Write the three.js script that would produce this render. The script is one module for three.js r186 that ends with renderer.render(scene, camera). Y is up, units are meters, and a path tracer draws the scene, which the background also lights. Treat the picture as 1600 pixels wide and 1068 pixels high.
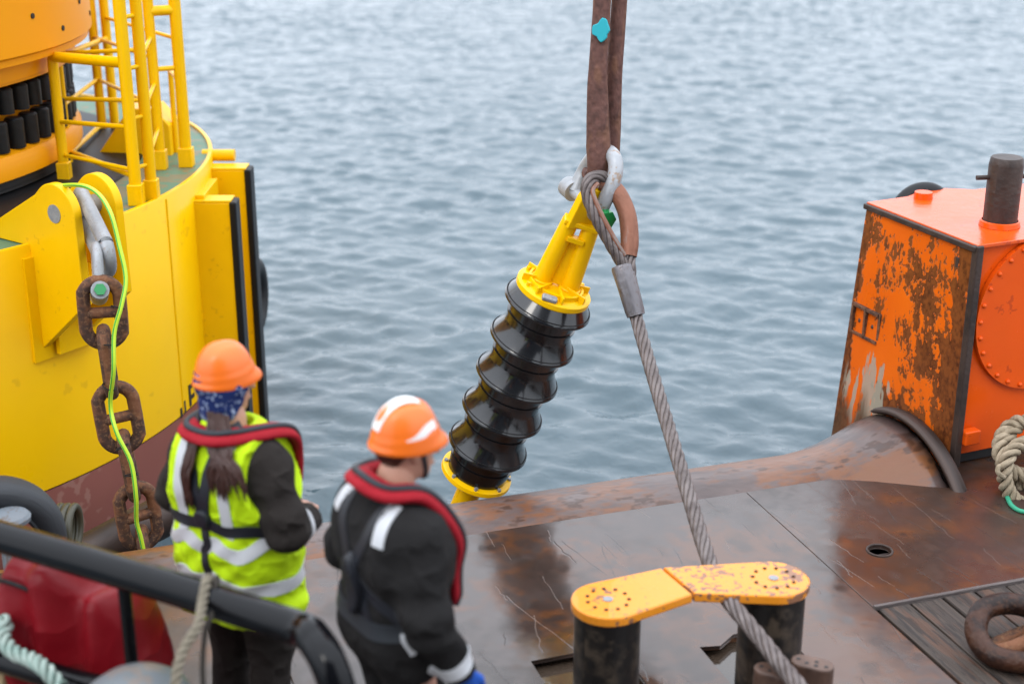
import * as THREE from 'three';
import { RoundedBoxGeometry } from 'three/addons/geometries/RoundedBoxGeometry.js';
import { mergeGeometries, toCreasedNormals } from 'three/addons/utils/BufferGeometryUtils.js';

// ---------------------------------------------------------------- camera, sky, sun, exposure
const scene = new THREE.Scene();
const V = (x, y, z) => new THREE.Vector3(x, y, z);
const CAM_H = 3.7, FPX = 2300, PITCH = 20 * Math.PI / 180;
const camera = new THREE.PerspectiveCamera(2 * Math.atan(534 / FPX) * 180 / Math.PI, 1024 / 683, 0.1, 6000);
camera.position.set(0, CAM_H, 0);
camera.rotation.set(-PITCH, 0, 0);
camera.focus = 8.3; camera.userData.fStop = 1.05;
scene.add(camera);
const renderer = new THREE.WebGLRenderer({ antialias: true });
renderer.toneMapping = THREE.LinearToneMapping;
renderer.toneMappingExposure = 1.2;
renderer.shadowMap.enabled = true;

// seeded noise
function rng(seed) { let s = seed >>> 0; return () => { s = (s + 0x6D2B79F5) >>> 0; let t = s; t = Math.imul(t ^ t >>> 15, t | 1); t ^= t + Math.imul(t ^ t >>> 7, t | 61); return ((t ^ t >>> 14) >>> 0) / 4294967296; }; }
function h3(x, y, z) { let n = Math.imul(x, 374761393) + Math.imul(y, 668265263) + Math.imul(z, 2147483647 ^ 0x5bd1e995); n = Math.imul(n ^ n >>> 13, 1274126177); return ((n ^ n >>> 16) >>> 0) / 4294967296; }
const sm = t => t * t * (3 - 2 * t), mix = (a, b, t) => a + (b - a) * t, clamp = (x, a = 0, b = 1) => Math.min(b, Math.max(a, x)), step = (a, b, x) => sm(clamp((x - a) / (b - a)));
function noise(x, y, z = 0) {
  const X = Math.floor(x), Y = Math.floor(y), Z = Math.floor(z), u = sm(x - X), v = sm(y - Y), w = sm(z - Z);
  const c = (i, j, k) => h3(X + i, Y + j, Z + k);
  return mix(mix(mix(c(0, 0, 0), c(1, 0, 0), u), mix(c(0, 1, 0), c(1, 1, 0), u), v), mix(mix(c(0, 0, 1), c(1, 0, 1), u), mix(c(0, 1, 1), c(1, 1, 1), u), v), w);
}
function fbm(x, y, o = 4, z = 0) { let a = 0.5, s = 0, t = 0; for (let i = 0; i < o; i++) { s += a * n2(x, y, i * 17 + Math.floor(z)); t += a; a *= 0.5; x *= 2.03; y *= 2.03; } return s / t; }
function n2(x, y, k) { const X = Math.floor(x), Y = Math.floor(y), u = sm(x - X), v = sm(y - Y), a = h3(X, Y, k), b = h3(X + 1, Y, k), c = h3(X, Y + 1, k), d = h3(X + 1, Y + 1, k), e = a + (b - a) * u; return e + (c + (d - c) * u - e) * v; }
function fbm3(x, y, o = 4, z = 0) { let a = 0.5, s = 0, t = 0; for (let i = 0; i < o; i++) { s += a * noise(x, y, z + i * 7.3); t += a; a *= 0.5; x *= 2.03; y *= 2.03; } return s / t; }

// overcast sky: even cloud, brighter overhead than at the horizon as overcast skies are
{
  const W = 256, H = 128, d = new Float32Array(W * H * 4);
  for (let j = 0; j < H; j++) for (let i = 0; i < W; i++) {
    const el = (j + 0.5) / H * Math.PI - Math.PI / 2, az = i / W * Math.PI * 2, e = Math.max(0, Math.sin(el));
    const n = fbm3(Math.cos(az) * Math.cos(el) * 3 + 9, Math.sin(az) * Math.cos(el) * 3 + 9, 4, e * 3);
    const L = 2.5 * (0.55 + 0.45 * e) * (0.85 + 0.3 * n);
    d.set([L * 0.91, L * 0.97, L * 1.065, 1], (j * W + i) * 4);
  }
  const sky = new THREE.DataTexture(d, W, H, THREE.RGBAFormat, THREE.FloatType);
  sky.mapping = THREE.EquirectangularReflectionMapping; sky.magFilter = sky.minFilter = THREE.LinearFilter; sky.needsUpdate = true;
  scene.background = sky; scene.environment = sky;
}
const sun = new THREE.DirectionalLight(new THREE.Color(1, 0.95, 0.88), 0.6);
sun.position.set(-9, 20, 9); sun.target.position.set(0, 0, -7); scene.add(sun, sun.target);
sun.castShadow = true; sun.shadow.radius = 28; sun.shadow.mapSize.set(2048, 2048);
Object.assign(sun.shadow.camera, { left: -14, right: 14, top: 14, bottom: -14, near: 1, far: 60 });

// ---------------------------------------------------------------- helpers
const CP = Math.cos(PITCH), SP = Math.sin(PITCH);
function ray(u, v) { const a = (u - 800) / FPX, b = -(v - 534) / FPX; return V(a, b * CP - SP, -(CP + b * SP)); }
const atY = (u, v, y) => { const r = ray(u, v); return r.multiplyScalar((y - CAM_H) / r.y).add(V(0, CAM_H, 0)); };   // where the pixel's ray meets a level
const atD = (u, v, t) => ray(u, v).multiplyScalar(t).add(V(0, CAM_H, 0));                                            // at a depth
// the working deck's own axes: p along the stern roller, q inboard
const YAW = 18.5 * Math.PI / 180, O0 = V(-0.344, 0, -7.084), DP = V(Math.cos(YAW), 0, -Math.sin(YAW)), DQ = V(Math.sin(YAW), 0, Math.cos(YAW));
const ship = (p, q, y = 0) => O0.clone().addScaledVector(DP, p).addScaledVector(DQ, q).setY(y);
const toPQ = w => { const r = w.clone().sub(O0); return [r.dot(DP), r.dot(DQ)]; };
const used = {};
const numbered = n => { const k = used[n] = (used[n] ?? -1) + 1; return k ? `${n}_${String(k).padStart(3, '0')}` : n; };
function shade(o) { o.castShadow = o.receiveShadow = true; return o; }
function part(name, geo, mat, parent) { const m = shade(new THREE.Mesh(Array.isArray(geo) ? mergeGeometries(geo.map(g => g.index ? g.toNonIndexed() : g)) : geo, mat)); m.name = name; parent.add(m); return m; }
function thing(name, label, category, pos, group) { const o = new THREE.Group(); o.name = numbered(name); if (pos) o.position.copy(pos); o.userData = { label, category }; if (group) o.userData.group = group; scene.add(o); return o; }
function solo(name, geo, mat, label, category, group) { const m = part(numbered(name), geo, mat, scene); m.userData = { label, category }; if (group) m.userData.group = group; return m; }
function structure(name, geo, mat) { const m = part(numbered(name), geo, mat, scene); m.userData = { kind: 'structure' }; return m; }
// drop attributes that differ so geometries merge
function boxUV(g0, s = 1) {
  const g = g0.index ? g0.toNonIndexed() : g0; if (!g.attributes.normal) g.computeVertexNormals();
  const p = g.attributes.position, n = p.count, uv = new Float32Array(n * 2), a = V(), b = V(), c = V();
  for (let i = 0; i < n; i += 3) {
    a.fromBufferAttribute(p, i); b.fromBufferAttribute(p, i + 1); c.fromBufferAttribute(p, i + 2);
    const N = b.clone().sub(a).cross(c.clone().sub(a)), ax = Math.abs(N.x), ay = Math.abs(N.y), az = Math.abs(N.z);
    for (let k = 0; k < 3; k++) { const q = [a, b, c][k]; const t = ay >= ax && ay >= az ? [q.x, q.z] : ax >= az ? [q.z, q.y] : [q.x, q.y]; uv[(i + k) * 2] = t[0] * s; uv[(i + k) * 2 + 1] = t[1] * s; }
  }
  g.setAttribute('uv', new THREE.BufferAttribute(uv, 2)); return g;
}
const curve = (pts, closed = false, ten = 0.5) => new THREE.CatmullRomCurve3(pts, closed, 'catmullrom', ten);
const tube = (pts, r, n = 40, m = 10, closed = false) => new THREE.TubeGeometry(curve(pts, closed), n, r, m, closed);
function rod(a, b, r0, r1 = r0, m = 16) { const d = b.clone().sub(a), g = new THREE.CylinderGeometry(r1, r0, d.length(), m, 1); g.applyQuaternion(new THREE.Quaternion().setFromUnitVectors(V(0, 1, 0), d.normalize())); const c = a.clone().add(b).multiplyScalar(0.5); return g.translate(c.x, c.y, c.z); }
const rbox = (w, h, d, r = 0.01, x = 0, y = 0, z = 0) => new RoundedBoxGeometry(w, h, d, 2, Math.min(r, w / 2.01, h / 2.01, d / 2.01)).translate(x, y, z);
const latheI = (pts, m = 48) => new THREE.LatheGeometry(pts.map(([r, y]) => new THREE.Vector2(r, y)), m);
const lathe = (pts, m = 48) => toCreasedNormals(latheI(pts, m), 0.7);
function extrude(pts, h, bev = 0.006, holes = []) { // outline in x,z -> slab whose top is at y = 0
  const s = new THREE.Shape(pts.map(([x, z]) => new THREE.Vector2(x, -z)));
  for (const q of holes) s.holes.push(new THREE.Path(q.map(([x, z]) => new THREE.Vector2(x, -z))));
  const g = new THREE.ExtrudeGeometry(s, { depth: h - 2 * bev, bevelEnabled: bev > 0, bevelSize: bev, bevelThickness: bev, bevelOffset: -bev, bevelSegments: 2, curveSegments: 24 });
  return g.rotateX(-Math.PI / 2).translate(0, -h + bev, 0);
}
// textures
function tex(W, H, fn, srgb = true, rep) {
  const d = new Uint8Array(W * H * 4);
  for (let j = 0; j < H; j++) for (let i = 0; i < W; i++) { const c = fn(i / W, j / H, i, j); const k = (j * W + i) * 4; for (let q = 0; q < 3; q++) { const l = clamp(Array.isArray(c) ? c[q] : c); d[k + q] = Math.round(255 * (srgb ? (l <= 0.0031308 ? 12.92 * l : 1.055 * Math.pow(l, 1 / 2.4) - 0.055) : l)); } d[k + 3] = 255; }
  const t = new THREE.DataTexture(d, W, H); t.colorSpace = srgb ? THREE.SRGBColorSpace : THREE.NoColorSpace; t.wrapS = t.wrapT = THREE.RepeatWrapping; t.magFilter = t.minFilter = THREE.LinearFilter; t.generateMipmaps = false; if (rep) t.repeat.set(...rep); t.needsUpdate = true; return t;
}
// tileable fbm in a unit square
const TAB = (() => { const r = rng(4242), t = new Float32Array(65536); for (let i = 0; i < 65536; i++) t[i] = r(); return t; })();
function tfbm(u, v, f, o = 4, z = 0) {
  let amp = 0.5, s = 0, tot = 0, F = Math.round(f), off = Math.round(z * 131);
  for (let i = 0; i < o; i++) {
    const x = (u - Math.floor(u)) * F, y = (v - Math.floor(v)) * F, X = Math.floor(x), Y = Math.floor(y), p = sm(x - X), q = sm(y - Y), X1 = (X + 1) % F, Y1 = (Y + 1) % F, k = off + i * 977;
    const g = (a, b) => TAB[(a * 7919 + b * 104729 + k) & 65535];
    s += amp * mix(mix(g(X, Y), g(X1, Y), p), mix(g(X, Y1), g(X1, Y1), p), q); tot += amp; amp *= 0.5; F *= 2;
  }
  return (s / tot - 0.5) * 1.15 + 0.5;
}
const lerp3 = (a, b, t) => [mix(a[0], b[0], t), mix(a[1], b[1], t), mix(a[2], b[2], t)];
const std = (o) => new THREE.MeshStandardMaterial({ side: THREE.DoubleSide, ...o });
const phys = (o) => new THREE.MeshPhysicalMaterial({ side: THREE.DoubleSide, ...o });
const rgb = (r, g, b) => new THREE.Color().setRGB(r, g, b);
const grainBump = tex(256, 256, (u, v) => tfbm(u, v, 24, 4, 3), false);
const patchRough = tex(256, 256, (u, v) => { const n = tfbm(u, v, 6, 5, 8); return [n, mix(0.55, 1, n), n]; }, false);
function painted(c, dirt, amount, rough = 0.4, seed = 1, thr = 0.62) { // paint with grime and chips; uv in metres
  const map = tex(512, 512, (u, v) => { const n = tfbm(u, v, 5, 5, seed), f = tfbm(u, v, 34, 3, seed + 5); const t = step(thr, thr + 0.06, n * 0.55 + f * 0.45) * amount, s = 0.9 + 0.16 * tfbm(u, v, 3, 4, seed + 9); return lerp3(c.map(x => x * s), dirt, t); });
  return phys({ map, roughness: rough, roughnessMap: patchRough, bumpMap: grainBump, bumpScale: 0.0006, specularIntensity: 0.5 });
}
const M = {};
M.yellow = painted([0.9, 0.51, 0.0], [0.55, 0.27, 0.01], 0.35, 0.42, 2, 0.66);
M.amber = painted([0.85, 0.33, 0.0], [0.45, 0.14, 0.01], 0.35, 0.5, 4, 0.67);
M.antifoul = painted([0.25, 0.085, 0.065], [0.34, 0.17, 0.13], 0.7, 0.7, 6, 0.58);
M.greendeck = painted([0.1, 0.2, 0.13], [0.22, 0.17, 0.09], 0.8, 0.65, 8, 0.53);
M.rubber = phys({ color: rgb(0.006, 0.006, 0.007), specularIntensity: 0.6, roughness: 0.5, bumpMap: grainBump, bumpScale: 0.0015 });
M.gloss = phys({ color: rgb(0.005, 0.005, 0.006), roughness: 0.34, roughnessMap: patchRough, specularIntensity: 0.4, clearcoat: 1, clearcoatRoughness: 0.13, bumpMap: grainBump, bumpScale: 0.0012 });
M.blackpaint = phys({ color: rgb(0.003, 0.003, 0.004), roughness: 0.14, specularIntensity: 0.45, bumpMap: grainBump, bumpScale: 0.0012 });
M.hull = phys({ color: rgb(0.015, 0.015, 0.016), roughness: 0.6 });
const rustMap = tex(512, 512, (u, v) => { const n = tfbm(u, v, 7, 5, 31), f = tfbm(u, v, 40, 3, 12); return lerp3(lerp3([0.05, 0.022, 0.013], [0.16, 0.06, 0.024], step(0.35, 0.65, n)), [0.22, 0.11, 0.05], step(0.58, 0.75, f) * 0.5); });
M.rust = std({ map: rustMap, roughness: 0.82, bumpMap: grainBump, bumpScale: 0.004 });
const steelMap = tex(512, 512, (u, v) => { const n = tfbm(u, v, 6, 5, 77), f = tfbm(u, v, 50, 3, 22); return lerp3(lerp3([0.2, 0.205, 0.215], [0.4, 0.41, 0.43], n), [0.2, 0.14, 0.1], step(0.6, 0.75, f * 0.6 + n * 0.4) * 0.6); });
M.galv = std({ map: steelMap, roughness: 0.5, metalness: 0.35, bumpMap: grainBump, bumpScale: 0.001 });
M.darksteel = std({ map: tex(256, 256, (u, v) => { const n = tfbm(u, v, 6, 5, 91); return lerp3([0.022, 0.017, 0.016], [0.075, 0.047, 0.037], n); }), roughness: 0.5, metalness: 0.3, bumpMap: grainBump, bumpScale: 0.002 });
M.wire = std({ map: tex(256, 256, (u, v) => { const n = tfbm(u, v, 8, 4, 41); return lerp3([0.075, 0.058, 0.054], [0.22, 0.185, 0.175], n); }), roughness: 0.5, metalness: 0.45, bumpMap: grainBump, bumpScale: 0.002 });
M.green = phys({ color: rgb(0.005, 0.22, 0.05), roughness: 0.35, clearcoat: 0.4 });
M.white = std({ color: rgb(0.72, 0.73, 0.74), roughness: 0.5 });
M.skin = phys({ color: rgb(0.5, 0.26, 0.18), roughness: 0.55 });

// ---------------------------------------------------------------- water
const WATER_Y = -0.9;
{
  const R = rng(11), waves = [];
  for (let i = 0; i < 78; i++) { // wind sea: short-crested, most crests lie across the picture
    const big = i < 18, L = big ? 0.9 + 2.6 * R() * R() : 0.18 * Math.pow(5, Math.pow(R(), 1.1)), k = 2 * Math.PI / L, a = -1.68 + (R() + R() + R() - 1.5) * 1.15, st = big ? 0.011 : 0.029;
    waves.push([Math.cos(a) * k, Math.sin(a) * k, R() * 6.28, st / k]);
  }
  const xs = [], zs = [];
  for (let x = -15; x <= 15; x += 0.055) xs.push(x);
  for (let x = 15.4, s = 0.5; x < 3000; s *= 1.25, x += s) { xs.push(x); xs.unshift(-x); }
  for (let z = -6; z >= -42; z -= 0.05) zs.push(z);
  for (let z = -42.4, s = 0.5; z > -3000; s *= 1.25, z -= s) zs.push(z);
  for (let z = -5, s = 0.8; z < 2000; s *= 1.5, z += s) zs.unshift(z);
  const nx = xs.length, nz = zs.length, P = new Float32Array(nx * nz * 3), I = [];
  for (let j = 0; j < nz; j++) for (let i = 0; i < nx; i++) {
    const x = xs[i], z = zs[j], far = Math.max(Math.abs(x) - 15, -z - 42, z + 6, 0), fade = Math.exp(-far * 0.3);
    let h = 0;
    if (fade > 0.01) {
      const g = 0.75 + 0.5 * noise(x * 0.22 + 40, z * 0.35 + 40);
      for (const [kx, kz, ph, am] of waves) { const s = Math.sin(kx * x + kz * z + ph); h += am * (s + 0.35 * s * s); }
      h *= fade * g;
    }
    P.set([x, WATER_Y + h, z], (j * nx + i) * 3);
    if (i < nx - 1 && j < nz - 1) { const a = j * nx + i; I.push(a, a + 1, a + nx, a + 1, a + nx + 1, a + nx); }
  }
  const g = new THREE.BufferGeometry(); g.setAttribute('position', new THREE.BufferAttribute(P, 3)); g.setIndex(I); g.computeVertexNormals();
  const uv = new Float32Array(nx * nz * 2); for (let i = 0; i < nx * nz; i++) { uv[i * 2] = P[i * 3] / 2.3; uv[i * 2 + 1] = P[i * 3 + 2] / 2.3; } g.setAttribute('uv', new THREE.BufferAttribute(uv, 2));
  const rip = tex(512, 512, (u, v) => { const n = tfbm(u, v, 9, 4, 51), m = tfbm((u + 0.37) % 1, v, 14, 3, 57); return 0.5 * n + 0.5 * (1 - Math.abs(m * 2 - 1)); }, false);
  structure('water', g, phys({ color: rgb(0.065, 0.1, 0.12), roughness: 0.09, ior: 1.34, bumpMap: rip, bumpScale: 0.012 }));
}

// ---------------------------------------------------------------- the working deck
const deckTex = (() => {
  const R = rng(5), sc = [];
  for (let i = 0; i < 260; i++) sc.push([R(), R(), 0.02 + 0.16 * R() * R(), (R() - 0.5) * 0.5, R()]);
  const W = 1024, acc = new Float32Array(W * W);
  for (const [x, y, L, a, s] of sc) { const n = L * W * 1.5 | 0; for (let i = 0; i < n; i++) { const t = i / n, X = ((x + Math.sin(a) * L * t + 0.003 * noise(t * 6, s * 99)) * W | 0) & (W - 1), Y = ((y + Math.cos(a) * L * t) * W | 0) & (W - 1); acc[Y * W + X] += (s > 0.6 ? 1 : -1) * 0.9; } }
  const P4 = 4, f = (u, v, i, j) => { // u, v in the tile; p, q in metres on the deck
    const p = u * P4 > 3.1 ? u * P4 - P4 : u * P4, q = v * P4, n = tfbm(u, v, 6, 6, 101), m = tfbm(u, v, 22, 4, 107), st = tfbm(u, v, 3, 4, 113), k = tfbm(u, v, 70, 2, 119);
    const film = clamp(step(1.5, 0.3, Math.hypot((p - 0.85) / 1.15, (q - 0.85) / 1.1)) * 0.9 + 0.6 * (n - 0.45) + 0.5 * (st - 0.5) + 0.2);
    return [n, m, st, acc[j * W + i], film, k];
  };
  const map = tex(W, W, (u, v, i, j) => { const [n, m, st, s, w, k] = f(u, v, i, j); let c = lerp3([0.032, 0.02, 0.016], [0.065, 0.04, 0.032], m); c = lerp3(c, [0.1, 0.036, 0.012], step(0.42, 0.64, n * 0.7 + k * 0.3) * 0.8); c = lerp3(c, [0.02, 0.013, 0.01], step(0.5, 0.68, st * 0.45 + m * 0.4 + k * 0.15) * 0.75); return s > 0 ? lerp3(c, [0.16, 0.1, 0.07], 0.3) : s < 0 ? lerp3(c, [0.016, 0.01, 0.008], 0.85) : c; });
  const rough = tex(W, W, (u, v, i, j) => { const [n, m, st, s, w, k] = f(u, v, i, j); return clamp(mix(0.4, 0.12, w) + 0.16 * (m - 0.5) + 0.12 * (k - 0.5) + (s ? 0.2 : 0), 0.08, 0.8); }, false);
  const bump = tex(W, W, (u, v, i, j) => { const [n, m, st, s, w, k] = f(u, v, i, j); return 0.5 + 0.35 * (k - 0.5) * (1.2 - w) + (tfbm(u, v, 9, 3, 9) - 0.5) * 0.5 + clamp(s, -1, 1) * 0.12; }, false);
  return { map, rough, bump };
})();
for (const t of Object.values(deckTex)) t.repeat.set(1 / 4, 1 / 4);
M.deck = phys({ map: deckTex.map, roughness: 1, roughnessMap: deckTex.rough, bumpMap: deckTex.bump, bumpScale: 0.0025, ior: 1.7 });
M.roller = phys({ map: tex(1024, 512, (u, v) => { const n = tfbm(u, v, 6, 5, 201), m = tfbm(u, v, 17, 4, 207); const f = tfbm(u, v, 60, 3, 219); let c = lerp3([0.055, 0.036, 0.033], [0.13, 0.09, 0.08], m); c = lerp3(c, [0.17, 0.06, 0.018], step(0.4, 0.6, n * 0.75 + f * 0.25) * 0.85); return lerp3(c, [0.03, 0.016, 0.012], step(0.58, 0.7, m * 0.6 + f * 0.4) * 0.7); }), roughness: 0.5, roughnessMap: patchRough, bumpMap: grainBump, bumpScale: 0.006 });
const inShip = o => { o.position.copy(O0); o.rotation.y = YAW; return o; };   // local x = p, local z = q
const deck = inShip(new THREE.Group()); deck.name = 'deck'; deck.userData = { kind: 'structure' }; scene.add(deck);
const [h1p, h1q] = toPQ(atY(828, 1032, 0)), [h2p, h2q] = toPQ(atY(1092, 1010, 0));
const rect = (a, b, c, d) => [[a, b], [c, b], [c, d], [a, d]];
const SEAM = 1.78, PLQ = 1.38;
const wob = [[h2p, h2q + 0.0], [h2p + 0.1, h2q + 0.02], [h2p + 0.2, h2q - 0.05], [h2p + 0.36, h2q - 0.06], [h2p + 0.44, h2q - 0.05], [h2p + 0.44, h2q + 0.5], [h2p, h2q + 0.5]];
part('deck_plate', boxUV(extrude(rect(-3.4, 0, -1.0515, 6), 0.02, 0.003)), M.deck, deck);
part('deck_plate', boxUV(extrude(rect(-1.0485, 0, SEAM - 0.0015, 6), 0.02, 0.003, [rect(h1p, h1q, h1p + 0.44, h1q + 0.5), wob])), M.deck, deck);
const [hp, hq] = toPQ(atY(1375, 860, 0));
const circ = (x, z, r, n = 32) => Array.from({ length: n }, (_, i) => [x + r * Math.cos(i / n * 2 * Math.PI), z + r * Math.sin(i / n * 2 * Math.PI)]);
part('deck_plate', boxUV(extrude(rect(SEAM + 0.0015, 0, 5, PLQ - 0.02), 0.02, 0.003, [circ(hp, hq, 0.062)])), M.deck, deck);
part('deck_hole_rim', new THREE.TorusGeometry(0.066, 0.006, 8, 40).rotateX(Math.PI / 2).translate(hp, 0.002, hq), M.darksteel, deck);
part('hole_grid_bar', rbox(0.13, 0.012, 0.014, 0.004, hp, -0.03, hq), M.darksteel, deck);
part('plank_edge_strip', rbox(3.2, 0.03, 0.02, 0.006, SEAM + 1.6, -0.002, PLQ - 0.008), M.wire, deck);
const woodMats = [0, 1, 2].map(k => std({ map: tex(256, 512, (u, v) => { const g = tfbm(u, v, 4, 3, 300 + k), s = fbm(u * 38, v * 2.2, 4, 310 + k * 5), t = tfbm(u, v, 9, 4, 320 + k); let c = lerp3([0.016, 0.01, 0.008], [0.075, 0.054, 0.04], s); c = lerp3(c, [0.11, 0.042, 0.018], step(0.52, 0.68, g) * 0.5); return lerp3(c, [0.012, 0.008, 0.006], step(0.56, 0.68, t) * 0.85); }), roughness: 0.6, bumpMap: tex(256, 512, (u, v) => fbm(u * 40, v * 2.5, 4, 310 + k * 5), false), bumpScale: 0.008 }));
{
  const R = rng(77);
  for (let i = 0; i < 15; i++) {
    const w = 0.185, g = rbox(w - 0.012, 0.05, 4.6, 0.008, 0, 0, 2.3), uv = g.attributes.uv, ps = g.attributes.position;
    for (let k = 0; k < uv.count; k++) uv.setXY(k, ps.getX(k) / w + 0.5 + 0.13 * i, ps.getZ(k) / 1.4 + i * 0.37);
    const m = part('plank', g, woodMats[i % 3], deck); m.position.set(SEAM + 0.01 + w * (i + 0.5), -0.024 + (R() - 0.5) * 0.006, PLQ + 0.008);
  }
}
// pits round the two tow pins, with a little water standing in them
const hullG = inShip(new THREE.Group()); hullG.name = 'vessel_hull'; hullG.userData = { kind: 'structure' }; scene.add(hullG);
part('hull_shell', [rbox(8.4, 2.2, 5.9, 0.05, 0.8, -1.3, 3.05), rbox(2.3, 1.6, 1.25, 0.05, 4.15, -0.87, -0.45)], M.hull, hullG);
for (const [p, q] of [[h1p, h1q], [h2p, h2q]]) {
  const wallM = M.rust;
  part('pit_wall', [rbox(0.74, 0.15, 0.02, 0.003, p + 0.33, -0.1, q - 0.075), rbox(0.02, 0.15, 0.74, 0.003, p - 0.012, -0.1, q + 0.33)].map(g => boxUV(g, 2)), wallM, deck);
  const pf = part('pit_floor', boxUV(extrude(rect(p - 0.01, q - 0.07, p + 0.66, q + 0.66), 0.02, 0.002).translate(0, -0.13, 0), 2), M.rust, deck);
  part('pit_puddle', extrude(rect(p + 0.0, q - 0.06, p + 0.5, q + 0.6), 0.004, 0.001).translate(0, -0.05, 0), phys({ color: rgb(0.06, 0.042, 0.03), roughness: 0.1, ior: 1.75, bumpMap: grainBump, bumpScale: 0.0004 }), deck);
}
structure('deckhouse', [rbox(9, 2.1, 2, 0.05, 0.5, 1.05, 1.75), rbox(8, 9.5, 3, 0.05, 0.5, 4.75, 4.4)], phys({ color: rgb(0.06, 0.07, 0.085), roughness: 0.5 }));   // the ship's house the picture is taken from: it darkens what faces it
// stern roller and its flared end against the fairlead housing
const RR = 0.6, RY = -0.57, RQ = -0.187;
{
  const g = latheI([[0, -3.3], [RR, -3.3], ...Array.from({ length: 30 }, (_, i) => [RR, -3.3 + i * 0.192]), [RR, 2.28], [0.615, 2.42], [0.645, 2.56], [0.69, 2.7], [0.735, 2.82], [0.765, 2.92], [0, 2.93]], 96);
  const p = g.attributes.position, uv = g.attributes.uv;
  for (let i = 0; i < p.count; i++) { const y = p.getY(i), r = Math.hypot(p.getX(i), p.getZ(i)); if (r > 0.3) { const a = Math.atan2(p.getZ(i), p.getX(i)), k = 1 + 0.006 * (noise(y * 3 + 9, Math.cos(a) * 3 + 9, Math.sin(a) * 3 + 9) - 0.5); p.setX(i, p.getX(i) * k); p.setZ(i, p.getZ(i) * k); } uv.setXY(i, y / 3.3, uv.getX(i) * 2.2); }
  g.computeVertexNormals();
  const roller = inShip(thing('stern_roller', 'long rusty steel stern roller along the deck edge with a flared end', 'roller'));
  part('drum', g.rotateZ(-Math.PI / 2).translate(0, RY, RQ), M.roller, roller);
  part('rim', new THREE.TorusGeometry(0.79, 0.03, 12, 96).rotateY(Math.PI / 2).scale(1.6, 1, 1).translate(2.96, RY, RQ), M.darksteel, roller);
}

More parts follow.
